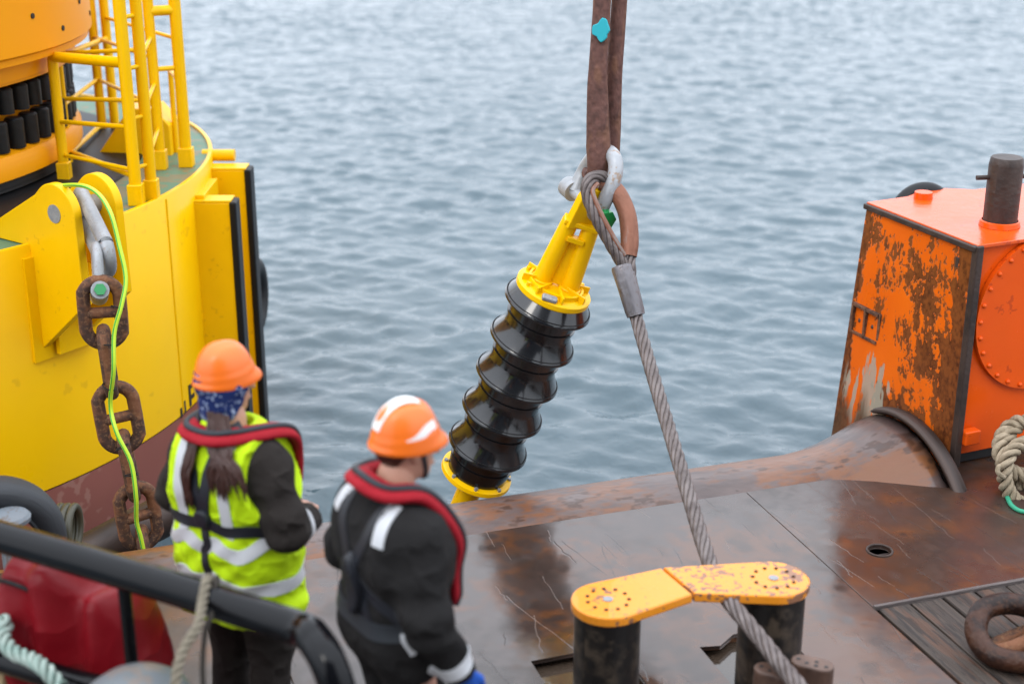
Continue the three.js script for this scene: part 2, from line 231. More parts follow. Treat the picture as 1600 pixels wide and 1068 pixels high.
// ---------------------------------------------------------------- orange fairlead housing
{
  const H = 1.38, A = V(2.62, H, -7.93), B = V(2.22, H, -8.88), u = V(B.x - A.x, 0, B.z - A.z), Lb = u.length(); u.normalize();
  const yaw = Math.atan2(-u.x, -u.z);                                 // local +z points inboard along the left face
  const o = thing('fairlead_housing', 'rust-chipped orange steel housing standing at the end of the stern roller', 'housing', V(A.x, 0, A.z));
  o.rotation.y = yaw;
  const Wd = 1.45;
  // worn paint, as the close-up shows it: rusty edges, chips, a grey scraped patch low down
  const wear = tex(1024, 1024, (x, y) => {                             // x 0 outboard .. 1 inboard (1.1 m), y 0 bottom .. 1 top (1.5 m)
    const n = fbm(x * 8, y * 11, 7, 401), f = fbm(x * 70, y * 80, 4, 411), st = fbm(x * 26 + y * 10, y * 5, 6, 421), big = fbm(x * 3, y * 3, 3, 431);
    let c = lerp3([0.7, 0.1, 0.003], [0.84, 0.16, 0.006], big);
    const dens = 0.2 * step(0.1, 0.02, x + 0.1 * (st - 0.5)) + 0.24 * step(0.86, 0.92, x + 0.06 * (st - 0.5)) + 0.075 * Math.exp(-(((x - 0.62) / 0.22) ** 2)) + 0.05 * step(0.1, 0.45, y) * step(0.95, 0.6, y) * step(0.3, 0.6, x);
    const val = 0.62 * n + 0.28 * st + 0.1 * f + dens, chip = step(0.572, 0.588, val + 0.2 * (f - 0.5));
    c = lerp3(c, [0.46, 0.11, 0.012], step(0.52, 0.58, val) * 0.5);
    c = lerp3(c, lerp3([0.03, 0.013, 0.008], [0.19, 0.06, 0.017], step(0.25, 0.7, f * 0.6 + st * 0.4)), chip * 0.92);
    const gx = (x - 0.3) / 0.24, gy = (y - 0.36) / 0.15, gr = step(0.54, 0.6, fbm(x * 26, y * 9, 4, 441) + 0.3 * (0.8 - gx * gx - gy * gy)) * step(1.5, 0.9, gx * gx + gy * gy);
    c = lerp3(c, [0.36, 0.34, 0.27], gr * 0.85);
    const low = step(0.34, 0.2, y + 0.22 * (fbm(x * 12, y * 4, 4, 451) - 0.5) + 0.45 * Math.max(0, x - 0.32));
    c = lerp3(c, lerp3([0.06, 0.028, 0.014], [0.15, 0.075, 0.036], f), low * 0.95);
    return c;
  });
  wear.wrapS = wear.wrapT = THREE.ClampToEdgeWrapping;
  const worn = phys({ map: wear, roughness: 0.42, roughnessMap: patchRough, bumpMap: wear, bumpScale: 0.003, specularIntensity: 0.5 });
  M.orange = painted([0.72, 0.085, 0.004], [0.32, 0.03, 0.006], 0.5, 0.3, 14, 0.7);
  const lf = new THREE.BoxGeometry(0.03, H + 0.42, Lb, 1, 1, 1).translate(0.0, (H - 0.42) / 2, -Lb / 2);
  { const p = lf.attributes.position, uv = lf.attributes.uv; for (let i = 0; i < p.count; i++) { if (p.getY(i) < 0 && p.getZ(i) < -0.5) p.setX(i, p.getX(i) - 0.15); uv.setXY(i, (p.getZ(i) + Lb) / Lb, (p.getY(i) + 0.42) / (H + 0.42)); } lf.computeVertexNormals(); }
  const left = part('side_panel', lf, worn, o); left.userData.label = 'orange side panel with rust, chips and a grey scraped patch';
  part('body', boxUV(rbox(Wd - 0.03, H - 0.09, Lb - 0.04, 0.01, Wd / 2 + 0.02, (H + 0.09) / 2, -Lb / 2)), M.orange, o);
  const topM = phys({ map: M.orange.map, roughness: 0.3, roughnessMap: patchRough, bumpMap: grainBump, bumpScale: 0.0015 });
  const topPlate = part('top_plate', boxUV(extrude([[-0.02, 0.01], [-0.02, -Lb], [0.3, -Lb - 0.02], [0.4, -Lb - 0.07], [0.5, -Lb - 0.1], [0.66, -Lb - 0.1], [0.8, -Lb], [Wd, -Lb], [Wd, 0.01]], 0.022, 0.004)), topM, o); topPlate.position.y = H + 0.014;
  part('edge_angle', [rbox(0.05, 0.035, Lb + 0.02, 0.008, -0.015, H - 0.012, -Lb / 2), rbox(0.05, H - 0.02, 0.05, 0.01, -0.006, H / 2 + 0.02, 0.0)].map(g => boxUV(g, 2)), M.darksteel, o);
  part('seam_strip', boxUV(rbox(0.016, H * 0.86, 0.03, 0.004, -0.02, H * 0.5, -0.14), 2), M.darksteel, o);
  // bolted round cover on the inboard face
  const cov = part('round_cover', boxUV(new THREE.CylinderGeometry(0.47, 0.47, 0.03, 64).rotateX(Math.PI / 2).translate(0.5, 0.93, 0.0)), M.orange, o);
  for (let i = 0; i < 28; i++) { const a = i / 28 * 6.283; part('bolt', new THREE.SphereGeometry(0.014, 8, 6).translate(0.5 + 0.445 * Math.cos(a), 0.93 + 0.445 * Math.sin(a), 0.018), M.orange, cov); }
  part('plinth', rbox(Wd - 0.08, 0.1, Lb - 0.1, 0.01, Wd / 2 + 0.02, 0.05, -Lb / 2 - 0.03), M.hull, o);
  part('front_lug', boxUV(rbox(0.11, 0.09, 0.07, 0.012, 0.07, 0.22, 0.02)), M.orange, o);
  const np = part('name_plate', [rbox(0.03, 0.02, 0.26, 0.004, -0.078, 0.75, -Lb + 0.17), rbox(0.03, 0.02, 0.26, 0.004, -0.078, 0.57, -Lb + 0.17), rbox(0.03, 0.2, 0.02, 0.004, -0.08, 0.66, -Lb + 0.04), rbox(0.03, 0.2, 0.02, 0.004, -0.08, 0.66, -Lb + 0.17), rbox(0.03, 0.2, 0.024, 0.004, -0.066, 0.66, -Lb + 0.3)].map(g => boxUV(g, 2)), M.rust, o);
  for (const k of [0.1, 0.235]) part('bolt', new THREE.SphereGeometry(0.02, 10, 8).translate(-0.062, 0.655, -Lb + k), M.darksteel, np);
  part('top_lug', boxUV(new THREE.CylinderGeometry(0.055, 0.06, 0.05, 20).translate(0.36, H + 0.03, -Lb + 0.06)), M.orange, o);
  // the steel pin standing on the housing top
  const pw = atY(1562, 350, H + 0.014).sub(o.position).applyAxisAngle(V(0, 1, 0), -yaw);
  const pin = thing('lifting_pin', 'dark steel pin with a crossbar standing in the orange housing top', 'pin', atY(1562, 352, H + 0.014));
  part('reflection_ring', lathe([[0.1, 0], [0.118, 0.002], [0.112, 0.03], [0.104, 0.035], [0.1, 0]], 40), M.orange, pin);  // its orange stands for the housing's reflected glow at the pin foot
  part('shaft', boxUV(lathe([[0, 0.002], [0.098, 0.002], [0.098, 0.36], [0.092, 0.4], [0.086, 0.408], [0, 0.408]], 40), 2), M.darksteel, pin);
  part('crossbar', rod(V(-0.17, 0.29, 0.02), V(0.17, 0.29, -0.03), 0.014), M.darksteel, pin);
  // tyre fender on the outboard side
  const tf = thing('tyre_fender', 'black tyre fender hanging behind the orange housing', 'tyre', B.clone().add(V(0.42, -0.17, -0.32)));
  part('tyre', new THREE.TorusGeometry(0.17, 0.06, 16, 48).rotateY(0.25), M.rubber, tf);
  part('hanger_strap', rod(V(0, 0.2, 0.02), V(0.04, 0.1, 0.34), 0.01), M.rubber, tf);
}

// ---------------------------------------------------------------- yellow float
{
  const C = V(-5.5, 0, -10.3), R = 3.3, DY = 1.25;
  const fl = thing('marine_float', 'large yellow round float with red underside moored beside the deck', 'float', C);
  const arcUV = g => { const p = g.attributes.position, uv = g.attributes.uv; for (let i = 0; i < p.count; i++) { const r = Math.hypot(p.getX(i), p.getZ(i)); uv.setXY(i, uv.getX(i) * 2 * Math.PI * R / 2.5, (p.getY(i) + (r < R - 0.05 ? r : 0)) / 2.5); } return g; };
  part('hull', arcUV(lathe([[R - 0.01, -0.3], [R, -0.29], [R, DY + 0.02], [R - 0.006, DY + 0.028], [R - 0.03, DY + 0.028], [R - 0.03, DY - 0.02]], 160)), M.yellow, fl);
  part('underside', arcUV(lathe([[2.4, -2.2], [R - 0.12, -1.7], [R - 0.004, -1.45], [R - 0.004, -0.3]], 160)), M.antifoul, fl);
  part('deck', boxUV(new THREE.CylinderGeometry(R - 0.03, R - 0.03, 0.02, 120).translate(0, DY, 0), 0.5), M.greendeck, fl);
  const loc = w => w.clone().sub(C);
  const polar = (deg, r, y) => V(Math.cos(deg * Math.PI / 180) * r, y, Math.sin(deg * Math.PI / 180) * r);   // 0 = +x, 90 = towards the deck
  // rectangular doubler plates welded on the side
  const arcPlate = (a0, a1, y0, y1, t) => { const s = new THREE.Shape(), N = 16, q = (a, r) => [r * Math.cos(a * Math.PI / 180), -r * Math.sin(a * Math.PI / 180)]; for (let i = 0; i <= N; i++) { const c = q(mix(a0, a1, i / N), R + t); i ? s.lineTo(...c) : s.moveTo(...c); } for (let i = N; i >= 0; i--) s.lineTo(...q(mix(a0, a1, i / N), R - 0.02)); return boxUV(new THREE.ExtrudeGeometry(s, { depth: y1 - y0, bevelEnabled: false }).rotateX(-Math.PI / 2).translate(0, y0, 0), 0.5); };
  part('doubler_plate', arcPlate(24, 37.5, 0.55, 1.2, 0.02), M.yellow, fl);
  part('doubler_plate', arcPlate(-3, 3.5, 0.1, 1.12, 0.05), M.yellow, fl);
  for (const a of [14, 44, 60]) part('weld_seam', rod(polar(a, R + 0.001, -0.28), polar(a, R + 0.001, DY), 0.007, 0.007, 8), M.yellow, fl);
  // draught marks painted on the side
  const ink = std({ color: rgb(0.02, 0.018, 0.015), roughness: 0.7 });
  const mk = (a, y, w, h) => { const q = polar(a, R + 0.003, y); return new THREE.BoxGeometry(0.004, h, w).rotateY(-a * Math.PI / 180).translate(q.x, q.y, q.z); };
  part('draught_mark', [mk(12, -0.2, 0.03, 0.16), mk(11.4, -0.14, 0.08, 0.03), mk(11.4, -0.22, 0.08, 0.03), mk(14.6, -0.27, 0.025, 0.07), mk(13.6, -0.25, 0.025, 0.09)], ink, fl);
  // fender frames: radial plates with rubber along the outer edge
  for (const [u, v, zz, top] of [[356, 300, -9.98, 1.1], [383, 270, -10.62, 1.18]]) {
    const ang = Math.asin((zz - C.z) / R), x0 = C.x + R * Math.cos(ang), x1 = -1.97;
    const f = part('fender_frame', boxUV(rbox(x1 - x0 + 0.1, top + 1.6, 0.03, 0.006, (x1 + x0 - 0.1) / 2 - C.x, (top - 1.6) / 2, zz - C.z)), M.yellow, fl);
    part('top_flange', boxUV(rbox(x1 - x0 + 0.12, 0.02, 0.16, 0.005, (x1 + x0 - 0.1) / 2 - C.x, top + 0.01, zz - C.z - 0.065)), M.yellow, f);
    part('face_plate', boxUV(rbox(0.02, top + 1.6, 0.14, 0.005, x1 - C.x - 0.02, (top - 1.6) / 2, zz - C.z - 0.06)), M.yellow, f);
    part('rubber_strip', rbox(0.05, top + 1.62, 0.16, 0.015, x1 - C.x + 0.022, (top - 1.6) / 2, zz - C.z - 0.05), M.rubber, f);
  }
  part('web_plate', boxUV(rbox(0.1, 2.3, 0.5, 0.006, -2.2 - C.x, 0.0, -10.25 - C.z)), M.yellow, fl);
  part('pipe_stub', rod(loc(V(-2.32, 1.24, -10.85)), loc(V(-2.08, 1.24, -10.85)), 0.045), M.yellow, fl);
  const tyre = thing('tyre_fender', 'black tyre fender on the far side of the yellow float', 'tyre', V(-2.1, 0.0, -11.25));
  part('tyre', new THREE.TorusGeometry(0.24, 0.09, 16, 48).rotateY(Math.PI / 2 - 0.05), M.rubber, tyre); part('hanger_strap', rod(V(0, 0.3, 0), V(-0.2, 0.9, 0.1), 0.012), M.rubber, tyre);
  // turntable in the middle
  const tt = part('turntable_top', lathe([[0, 3.0], [2.5, 3.0], [2.5, 2.2], [2.47, 2.18], [2.47, 2.14], [2.38, 2.12], [2.36, 2.0], [2.26, 1.97], [0, 1.97]].map(([r, y]) => [r, y]), 120), M.amber, fl);
  part('bearing_ring', lathe([[0, 1.98], [2.1, 1.98], [2.1, 1.3], [0, 1.3]], 96), M.amber, fl);
  const lower = part('turntable_ring', lathe([[0, 1.56], [2.28, 1.56], [2.34, 1.54], [2.36, 1.5], [2.36, 1.39], [2.34, 1.38], [0, 1.38]], 120), M.amber, fl);
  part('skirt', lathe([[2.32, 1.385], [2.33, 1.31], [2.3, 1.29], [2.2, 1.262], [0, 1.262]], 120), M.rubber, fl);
  part('shade_gap_ring', lathe([[2.2, 1.3], [2.5, 1.285], [2.78, 1.275], [2.79, 1.262], [2.2, 1.262]], 96), M.rubber, fl);  // black ring stands in for the dark shaded gap round the turntable foot
  for (let i = 0; i < 32; i++) {
    const a = -46 + i * 4.4;
    for (const [y0, y1, r, rr] of [[1.8, 1.97, 2.27, 0.062], [1.56, 1.76, 2.27, 0.064]]) { const q = polar(a + (y0 > 1.7 ? 2 : 0), r, 0); part('bearing_stud', lathe([[0, y0], [rr, y0], [rr, y1 - 0.012], [rr - 0.012, y1], [0, y1]], 14).translate(q.x, 0, q.z), M.rubber, fl); }
    if (i % 2 == 0) { const q = polar(a, 2.502, 2.3 + 0.13 * (i % 4 ? 1 : 0)); part('bolt_hole', new THREE.CylinderGeometry(0.018, 0.018, 0.01, 12).rotateZ(Math.PI / 2).rotateY(-a * Math.PI / 180).translate(q.x, q.y, q.z), ink, tt); }
  }
  // ladder posts and guard rails on the float deck
  const base = (u, v) => loc(atY(u, v, DY));
  const post = (u, v, h, r = 0.045, sock = true) => { const b = base(u, v); const m = part('rail_post', rod(b, b.clone().setY(DY + h), r), M.yellow, fl); if (sock) part('post_socket', rbox(r * 2.4, 0.14, r * 2.4, 0.008, b.x, DY + 0.08, b.z), M.yellow, m); return b; };
  const p1 = post(214, 322, 2.1, 0.04), p2 = post(238, 314, 2.1, 0.038), p3 = post(252, 266, 2.1, 0.037), p4 = post(292, 262, 2.1, 0.042), p5 = post(160, 205, 2.1, 0.036, false), p6 = post(180, 205, 2.1, 0.036, false), p0 = post(102, 286, 0.86, 0.036), p00 = post(110, 262, 0.85, 0.02, false), p7 = post(276, 240, 0.62, 0.02, false);
  const rail = (a, ha, b, hb, r) => part('guard_rail', rod(a.clone().setY(DY + ha), b.clone().setY(DY + hb), r, r, 12), M.yellow, fl);
  rail(p0, 0.87, p1, 0.93, 0.035); rail(p0, 0.43, p1, 0.52, 0.016); rail(p00, 0.12, p1, 0.2, 0.02); rail(p00, 0.5, p3, 0.5, 0.016); rail(p00, 0.1, p5, 0.06, 0.018); rail(p00, 0.8, p6, 0.74, 0.02); rail(p00, 0.46, p5, 0.42, 0.016);
  rail(p3, 1.12, p4, 1.12, 0.036); rail(p3, 0.72, p4, 0.72, 0.018); rail(p4, 0.62, p7, 0.62, 0.018);
  for (let i = 0; i < 6; i++) { rail(p1, 0.25 + i * 0.32, p2, 0.25 + i * 0.32, 0.014); rail(p2, 0.3 + i * 0.32, p3, 0.3 + i * 0.32, 0.014); }
  rail(p5, 1.3, p6, 1.3, 0.03); rail(p00, 0.82, p3, 0.86, 0.016); rail(p5, 0.42, p3, 0.46, 0.014); rail(p6, 0.9, p4, 0.92, 0.014); rail(p0, 0.2, p1, 0.24, 0.014); rail(p5, 0.75, p3, 0.8, 0.014);
  { // hatch gusset box
    const b = base(215, 242); const g = new THREE.ExtrudeGeometry(new THREE.Shape([[-0.28, 0], [0.26, 0], [0.26, 0.22], [0.16, 0.34], [-0.02, 0.34]].map(q => new THREE.Vector2(...q))), { depth: 0.3, bevelEnabled: true, bevelSize: 0.008, bevelThickness: 0.008, bevelSegments: 1 }).translate(b.x, DY + 0.01, b.z - 0.25); part('gusset_box', boxUV(g), M.yellow, fl);
  }
  // mooring lug: two cheek plates, the pin between them and the shelf below
  const ang = Math.atan2(-8.25 - C.z, -2.587 - C.x), rad = V(Math.cos(ang), 0, Math.sin(ang)), tan = V(Math.sin(ang), 0, -Math.cos(ang));
  const lug = new THREE.Group(); lug.name = 'mooring_lug'; lug.userData.label = 'yellow mooring lug of two cheek plates'; fl.add(lug);
  const pr = 3.56, py = 1.5;
  const cheek = (y) => { const s = new THREE.Shape(); s.moveTo(2.82, 1.27); s.lineTo(2.95, 1.34); s.lineTo(3.4, 1.585); s.absarc(pr, py, 0.17, 2.3, -0.1, true); s.lineTo(3.74, 0.98); s.lineTo(3.3, 0.62); s.lineTo(3.28, 1.27); s.closePath(); return new THREE.ExtrudeGeometry(s, { depth: 0.045, bevelEnabled: true, bevelSize: 0.006, bevelThickness: 0.006, bevelSegments: 2, curveSegments: 20 }); };
  for (const off of [0, 0.3]) { const c = part('cheek_plate', boxUV(cheek()), M.yellow, lug); c.rotation.y = -ang; c.position.copy(tan).multiplyScalar(off - 0.02); }
  const at = (r, y, t) => rad.clone().multiplyScalar(r).addScaledVector(tan, t).setY(y);
  part('pin', [rod(at(pr, py, -0.075), at(pr, py, 0.36), 0.055, 0.055, 24)], M.galv, lug);
  part('shelf_plate', boxUV(rbox(0.42, 0.025, 0.34, 0.006)), M.yellow, lug).position.copy(at(3.45, 1.1, 0.15)); lug.children.at(-1).rotation.y = -ang;
  part('back_plate', boxUV(rbox(0.04, 0.75, 0.3, 0.006)), M.yellow, lug).position.copy(at(3.36, 0.95, 0.15)); lug.children.at(-1).rotation.y = -ang;
  part('stop_bar', [rod(at(3.2, 1.42, 0.3), at(3.2, 1.42, 0.55), 0.022), rod(at(3.2, 1.42, 0.55), at(3.2, 1.42, 0.58), 0.09)], M.yellow, lug);
  M.lugAt = (r, y, t) => at(r, y, t).add(C); M.lugPin = [pr, py];
}

// ---------------------------------------------------------------- chain from the float to the stern roller
const LINK = (L, W, r) => { const h = L / 2 - W / 2, w = W / 2 - r, pts = []; for (let i = 0; i < 12; i++) pts.push(V(w * Math.cos(i / 12 * Math.PI), h + w * Math.sin(i / 12 * Math.PI) * 1.0, 0)); for (let i = 0; i < 12; i++) pts.push(V(-w * Math.cos(i / 12 * Math.PI), -h - w * Math.sin(i / 12 * Math.PI), 0)); return pts; };
function orient(o, up, face) { const y = up.clone().normalize(), z = face.clone().addScaledVector(y, -face.dot(y)).normalize(), x = y.clone().cross(z); o.quaternion.setFromRotationMatrix(new THREE.Matrix4().makeBasis(x, y, z)); return o; }
const toCam = V(0.35, 0.3, 0.9);
{
  const [pr, py] = M.lugPin, top = M.lugAt(pr, py, 0.13);
  const ch = thing('mooring_chain', 'heavy rusty stud-link chain hanging from the yellow float to the roller', 'chain');
  const linkG = boxUV(tube(LINK(0.44, 0.27, 0.037), 0.037, 64, 12, true), 2), studG = boxUV(rod(V(-0.09, 0, 0), V(0.09, 0, 0), 0.032, 0.032, 12), 2);
  // galvanised pear link on the lug pin and the bow shackle below it
  const a = atD(120, 300, 8.3), b = atD(166, 402, 8.2);
  const pear = thing('pear_link', 'grey steel pear link on the pin of the yellow lug', 'link');
  const mid = top.clone().add(b).multiplyScalar(0.5), len = top.distanceTo(b) + 0.2;
  const pg = part('bow', boxUV(tube(LINK(len, 0.27, 0.042), 0.042, 64, 14, true), 2), M.galv, pear); pg.position.copy(mid); orient(pg, top.clone().sub(b), V(0.5, 0.1, -0.6));
  const sc = atD(152, 425, 8.15), sb = atD(155, 458, 8.12);
  const sh = thing('bow_shackle', 'galvanised bow shackle with green nut on the rusty chain', 'shackle');
  const su = atD(150, 385, 8.15).sub(sb), bow = [V(-0.06, 0.0, 0), V(-0.068, 0.1, 0), V(-0.06, 0.2, 0), V(0, 0.265, 0), V(0.06, 0.2, 0), V(0.068, 0.1, 0), V(0.06, 0, 0)];
  const bw = part('bow', boxUV(tube(bow, 0.03, 40, 12), 2), M.galv, sh); bw.position.copy(sb); orient(bw, su, V(1, 0, -0.35));
  const ey = part('pin', boxUV(rod(V(-0.11, 0, 0), V(0.11, 0, 0), 0.05, 0.05, 18), 2), M.galv, sh); ey.position.copy(sb); orient(ey, su, V(1, 0, -0.35));
  part('nut', rod(V(0.11, 0, 0), V(0.13, 0, 0), 0.034, 0.034, 6).applyMatrix4(new THREE.Matrix4().compose(V(0, 0, 0), ey.quaternion, V(1, 1, 1))).translate(sb.x, sb.y, sb.z), M.green, sh);
  part('nut', rod(V(-0.13, 0, 0), V(-0.11, 0, 0), 0.034, 0.034, 6).applyMatrix4(new THREE.Matrix4().compose(V(0, 0, 0), ey.quaternion, V(1, 1, 1))).translate(sb.x, sb.y, sb.z), M.green, sh);
  const cpx = [[160, 488, 8.12], [168, 565, 8.22], [185, 652, 8.31], [201, 727, 8.4], [216, 806, 8.48]];
  const cen = cpx.map(q => atD(...q));
  for (let k = 0; k < 4; k++) cen.push(cen.at(-1).clone().add(V(0.02, -0.29, -0.02)));   // on down into the water behind the roller
  for (let i = 0; i < cen.length; i++) {
    const d = (cen[i + 1] ?? cen[i]).clone().sub(cen[i - 1] ?? cen[i]).multiplyScalar(-1); const g = part('link', linkG, M.rust, ch); g.position.copy(cen[i]);
    orient(g, d, i % 2 ? V(1, 0.1, -0.25) : V(0.2 + 0.1 * i, 0.35, 1)); part('stud', studG, M.rust, g);
  }
  // the bonding cable tied along it
  const cab = [[40, 330, 8.9], [70, 297, 8.7], [118, 289, 8.25], [150, 300, 8.12], [172, 332, 8.05], [186, 385, 8.04], [196, 435, 8.04], [189, 478, 8.02], [178, 520, 8.02], [177, 580, 8.04], [172, 632, 8.16], [182, 676, 8.16], [204, 722, 8.2], [212, 775, 8.24], [213, 815, 8.33], [221, 846, 8.38]].map(q => atD(...q));
  cab.push(cab.at(-1).clone().add(V(0.03, -0.4, 0)), cab.at(-1).clone().add(V(0.03, -1.0, 0)));
  const cable = thing('bonding_cable', 'bright yellow-green cable tied along the rusty chain', 'cable');
  part('sheath', tube(cab, 0.0125, 140, 10), phys({ color: rgb(0.5, 0.72, 0.03), roughness: 0.4 }), cable);
  part('stripe', tube(cab.map(v => v.clone().add(V(-0.004, 0.002, 0.0105))), 0.0042, 140, 6), phys({ color: rgb(0.05, 0.35, 0.05), roughness: 0.4 }), cable);
  const cc = curve(cab);
  for (const t of [0.42, 0.47, 0.53, 0.62, 0.66]) { const q = cc.getPointAt(t), tg = cc.getTangentAt(t); const m = part('cable_tie', new THREE.TorusGeometry(0.034, 0.004, 6, 24).scale(1.1, 0.7, 1), M.rubber, cable); m.position.copy(q).add(V(-0.02, 0, -0.02)); m.quaternion.setFromUnitVectors(V(0, 0, 1), tg); }
}

// ---------------------------------------------------------------- lifted bend stiffener with its rigging
const AX = V(0.335, 0.926, 0.172).normalize(), FC = atD(867, 447, 8.4);
const ropeStrands = (name, pts, R0, pitch, n, parent, mat, strands = 6, closed = false) => {
  const c = curve(pts, closed), L = c.getLength(), fr = c.computeFrenetFrames(n, closed), P = c.getSpacedPoints(n);
  for (let s = 0; s < strands; s++) {
    const q = P.map((p, i) => { const a = i / n * L / pitch * 2 * Math.PI + s / strands * 2 * Math.PI; return p.clone().addScaledVector(fr.normals[i], R0 * 0.64 * Math.cos(a)).addScaledVector(fr.binormals[i], R0 * 0.64 * Math.sin(a)); });
    part(name, boxUV(new THREE.TubeGeometry(curve(q), n, R0 * (strands > 3 ? 0.37 : 0.43), 8), 3), mat, parent);
  }
};
{
  const o = thing('bend_stiffener', 'black ribbed rubber bend stiffener with yellow end flanges hanging over the deck edge', 'stiffener', FC);
  orient(o, AX, V(0.1, 0.2, 1));
  const PIT = 0.262, prof = [];
  // local y up along the axis; flange at 0, five sheds below
  const fl = part('top_flange', lathe([[0, 0.012], [0.15, 0.012], [0.152, 0.03], [0.165, 0.03], [0.167, 0.004], [0.212, 0.0], [0.222, -0.008], [0.222, -0.036], [0.212, -0.046], [0, -0.046]], 72), M.yellow, o);
  for (let i = 0; i < 8; i++) { const a = i / 8 * 6.283 + 0.2; part('rib', rbox(0.13, 0.045, 0.012, 0.003, 0.14, 0.02, 0).rotateY(a), M.yellow, fl); }
  for (let i = 0; i < 6; i++) { const a = i / 6 * 6.283 + 0.5; part('bolt', new THREE.CylinderGeometry(0.013, 0.013, 0.022, 6).translate(0.19 * Math.cos(a), 0.012, 0.19 * Math.sin(a)), M.yellow, fl); }
  part('anode', rbox(0.09, 0.03, 0.045, 0.012).rotateX(0.2).translate(-0.035, 0.014, 0.196), M.galv, fl);
  prof.push([0, -0.03], [0.19, -0.03]);
  for (let k = 0; k < 5; k++) {
    const y = -0.012 - k * PIT, s = 1.05 - k * 0.01;
    for (const [r, d] of [[0.194, k ? 0.0 : 0.02], [0.2, k ? 0.02 : 0.028], [0.24, 0.096], [0.244, 0.101], [0.2475, 0.108], [0.2475, 0.114], [0.2445, 0.119], [0.2, 0.122], [0.192, 0.127], [0.19, 0.2], [0.199, 0.204], [0.199, 0.215], [0.191, 0.219], [0.191, 0.256]]) prof.push([r * s, y - d]);
  }
  const yb = -0.0 - 5 * PIT; prof.push([0.19, yb], [0.19, yb - 0.05], [0, yb - 0.05]);
  const P2 = []; for (let i = 0; i < prof.length; i++) P2.push(prof[i]);
  part('ribbed_sleeve', lathe(P2, 96), M.gloss, o);
  for (let k = 0; k < 5; k++) part('shed_seam', new THREE.TorusGeometry(0.2405 * (1.05 - k * 0.01), 0.003, 6, 72).rotateX(Math.PI / 2).translate(0, -0.012 - k * PIT - 0.09, 0), M.rubber, o);
  const bf = part('bottom_flange', lathe([[0.12, yb - 0.05], [0.205, yb - 0.052], [0.222, yb - 0.06], [0.224, yb - 0.085], [0.214, yb - 0.096], [0.12, yb - 0.096]], 72), M.yellow, o);
  for (let i = 0; i < 8; i++) { const a = i / 8 * 6.283; part('bolt', new THREE.CylinderGeometry(0.013, 0.013, 0.02, 6).translate(0.205 * Math.cos(a), yb - 0.05, 0.205 * Math.sin(a)), M.galv, bf); }
  part('bottom_pipe', lathe([[0, yb - 0.095], [0.075, yb - 0.095], [0.075, yb - 0.6], [0, yb - 0.6]], 32), M.yellow, o);
  // lifting frame: two tubes, brackets and the eye plate
  for (const s of [-1, 1]) { const leg = part('frame_tube', rod(V(s * 0.085, 0.01, -0.01), V(s * 0.06, 0.42, 0), 0.056, 0.05, 24), M.yellow, o); part('foot_weld', new THREE.TorusGeometry(0.06, 0.01, 8, 24).rotateX(Math.PI / 2).translate(s * 0.085, 0.016, -0.01), M.yellow, leg); }
  part('web_plate', [rbox(0.12, 0.28, 0.02, 0.004, 0, 0.16, 0.0), rbox(0.1, 0.03, 0.06, 0.004, 0, 0.33, 0.03)], M.yellow, o);
  part('cross_plate', rbox(0.2, 0.03, 0.1, 0.008, 0, 0.42, 0), M.yellow, o);
  const es = new THREE.Shape(); es.moveTo(-0.09, 0.4); es.lineTo(0.09, 0.4); es.lineTo(0.075, 0.55); es.absarc(0, 0.57, 0.075, 0, Math.PI, false); es.closePath(); const eh = new THREE.Path(); eh.absarc(0, 0.56, 0.04, 0, 6.283, true); es.holes.push(eh);
  part('eye_plate', new THREE.ExtrudeGeometry(es, { depth: 0.05, bevelEnabled: true, bevelSize: 0.004, bevelThickness: 0.004, bevelSegments: 1, curveSegments: 16 }).translate(0, 0, -0.025).rotateY(0.45), M.yellow, o);
}
{ // big bow shackle
  const nut = atD(942, 339, 8.1), head = atD(893, 296, 8.36), o = thing('lifting_shackle', 'white galvanised lifting shackle with green nut between brown sling and yellow frame', 'shackle');
  const t945 = atD(949, 240, 8.16);
  const bow = [nut.clone().lerp(head, 0.12), atD(947, 310, 8.08), atD(961, 275, 8.06), atD(960, 247, 8.08), atD(946, 236, 8.16), atD(928, 245, 8.26), atD(912, 268, 8.34), head.clone().lerp(nut, 0.1)];
  part('bow', boxUV(tube(bow, 0.042, 60, 16), 2), M.whiteish = std({ map: tex(256, 256, (u, v) => { const n = tfbm(u, v, 7, 5, 501), f = tfbm(u, v, 30, 3, 9); return lerp3(lerp3([0.27, 0.285, 0.3], [0.43, 0.44, 0.46], n), [0.3, 0.17, 0.08], step(0.62, 0.72, f * 0.5 + n * 0.5) * 0.7); }), roughness: 0.4, metalness: 0.15, bumpMap: grainBump, bumpScale: 0.0015 }), o);
  const d = nut.clone().sub(head).normalize();
  part('pin', rod(head.clone().addScaledVector(d, -0.03), nut, 0.032, 0.032, 20), M.whiteish, o);
  part('pin_head', rod(head.clone().addScaledVector(d, -0.05), head.clone().addScaledVector(d, 0.03), 0.06, 0.06, 24), M.whiteish, o); part('bow_eye', rod(nut.clone().addScaledVector(d, -0.075), nut.clone().addScaledVector(d, -0.015), 0.058, 0.058, 24), M.whiteish, o);
  part('nut', rod(nut.clone().addScaledVector(d, -0.014), nut.clone().addScaledVector(d, 0.05), 0.058, 0.058, 6), M.green, o);
}
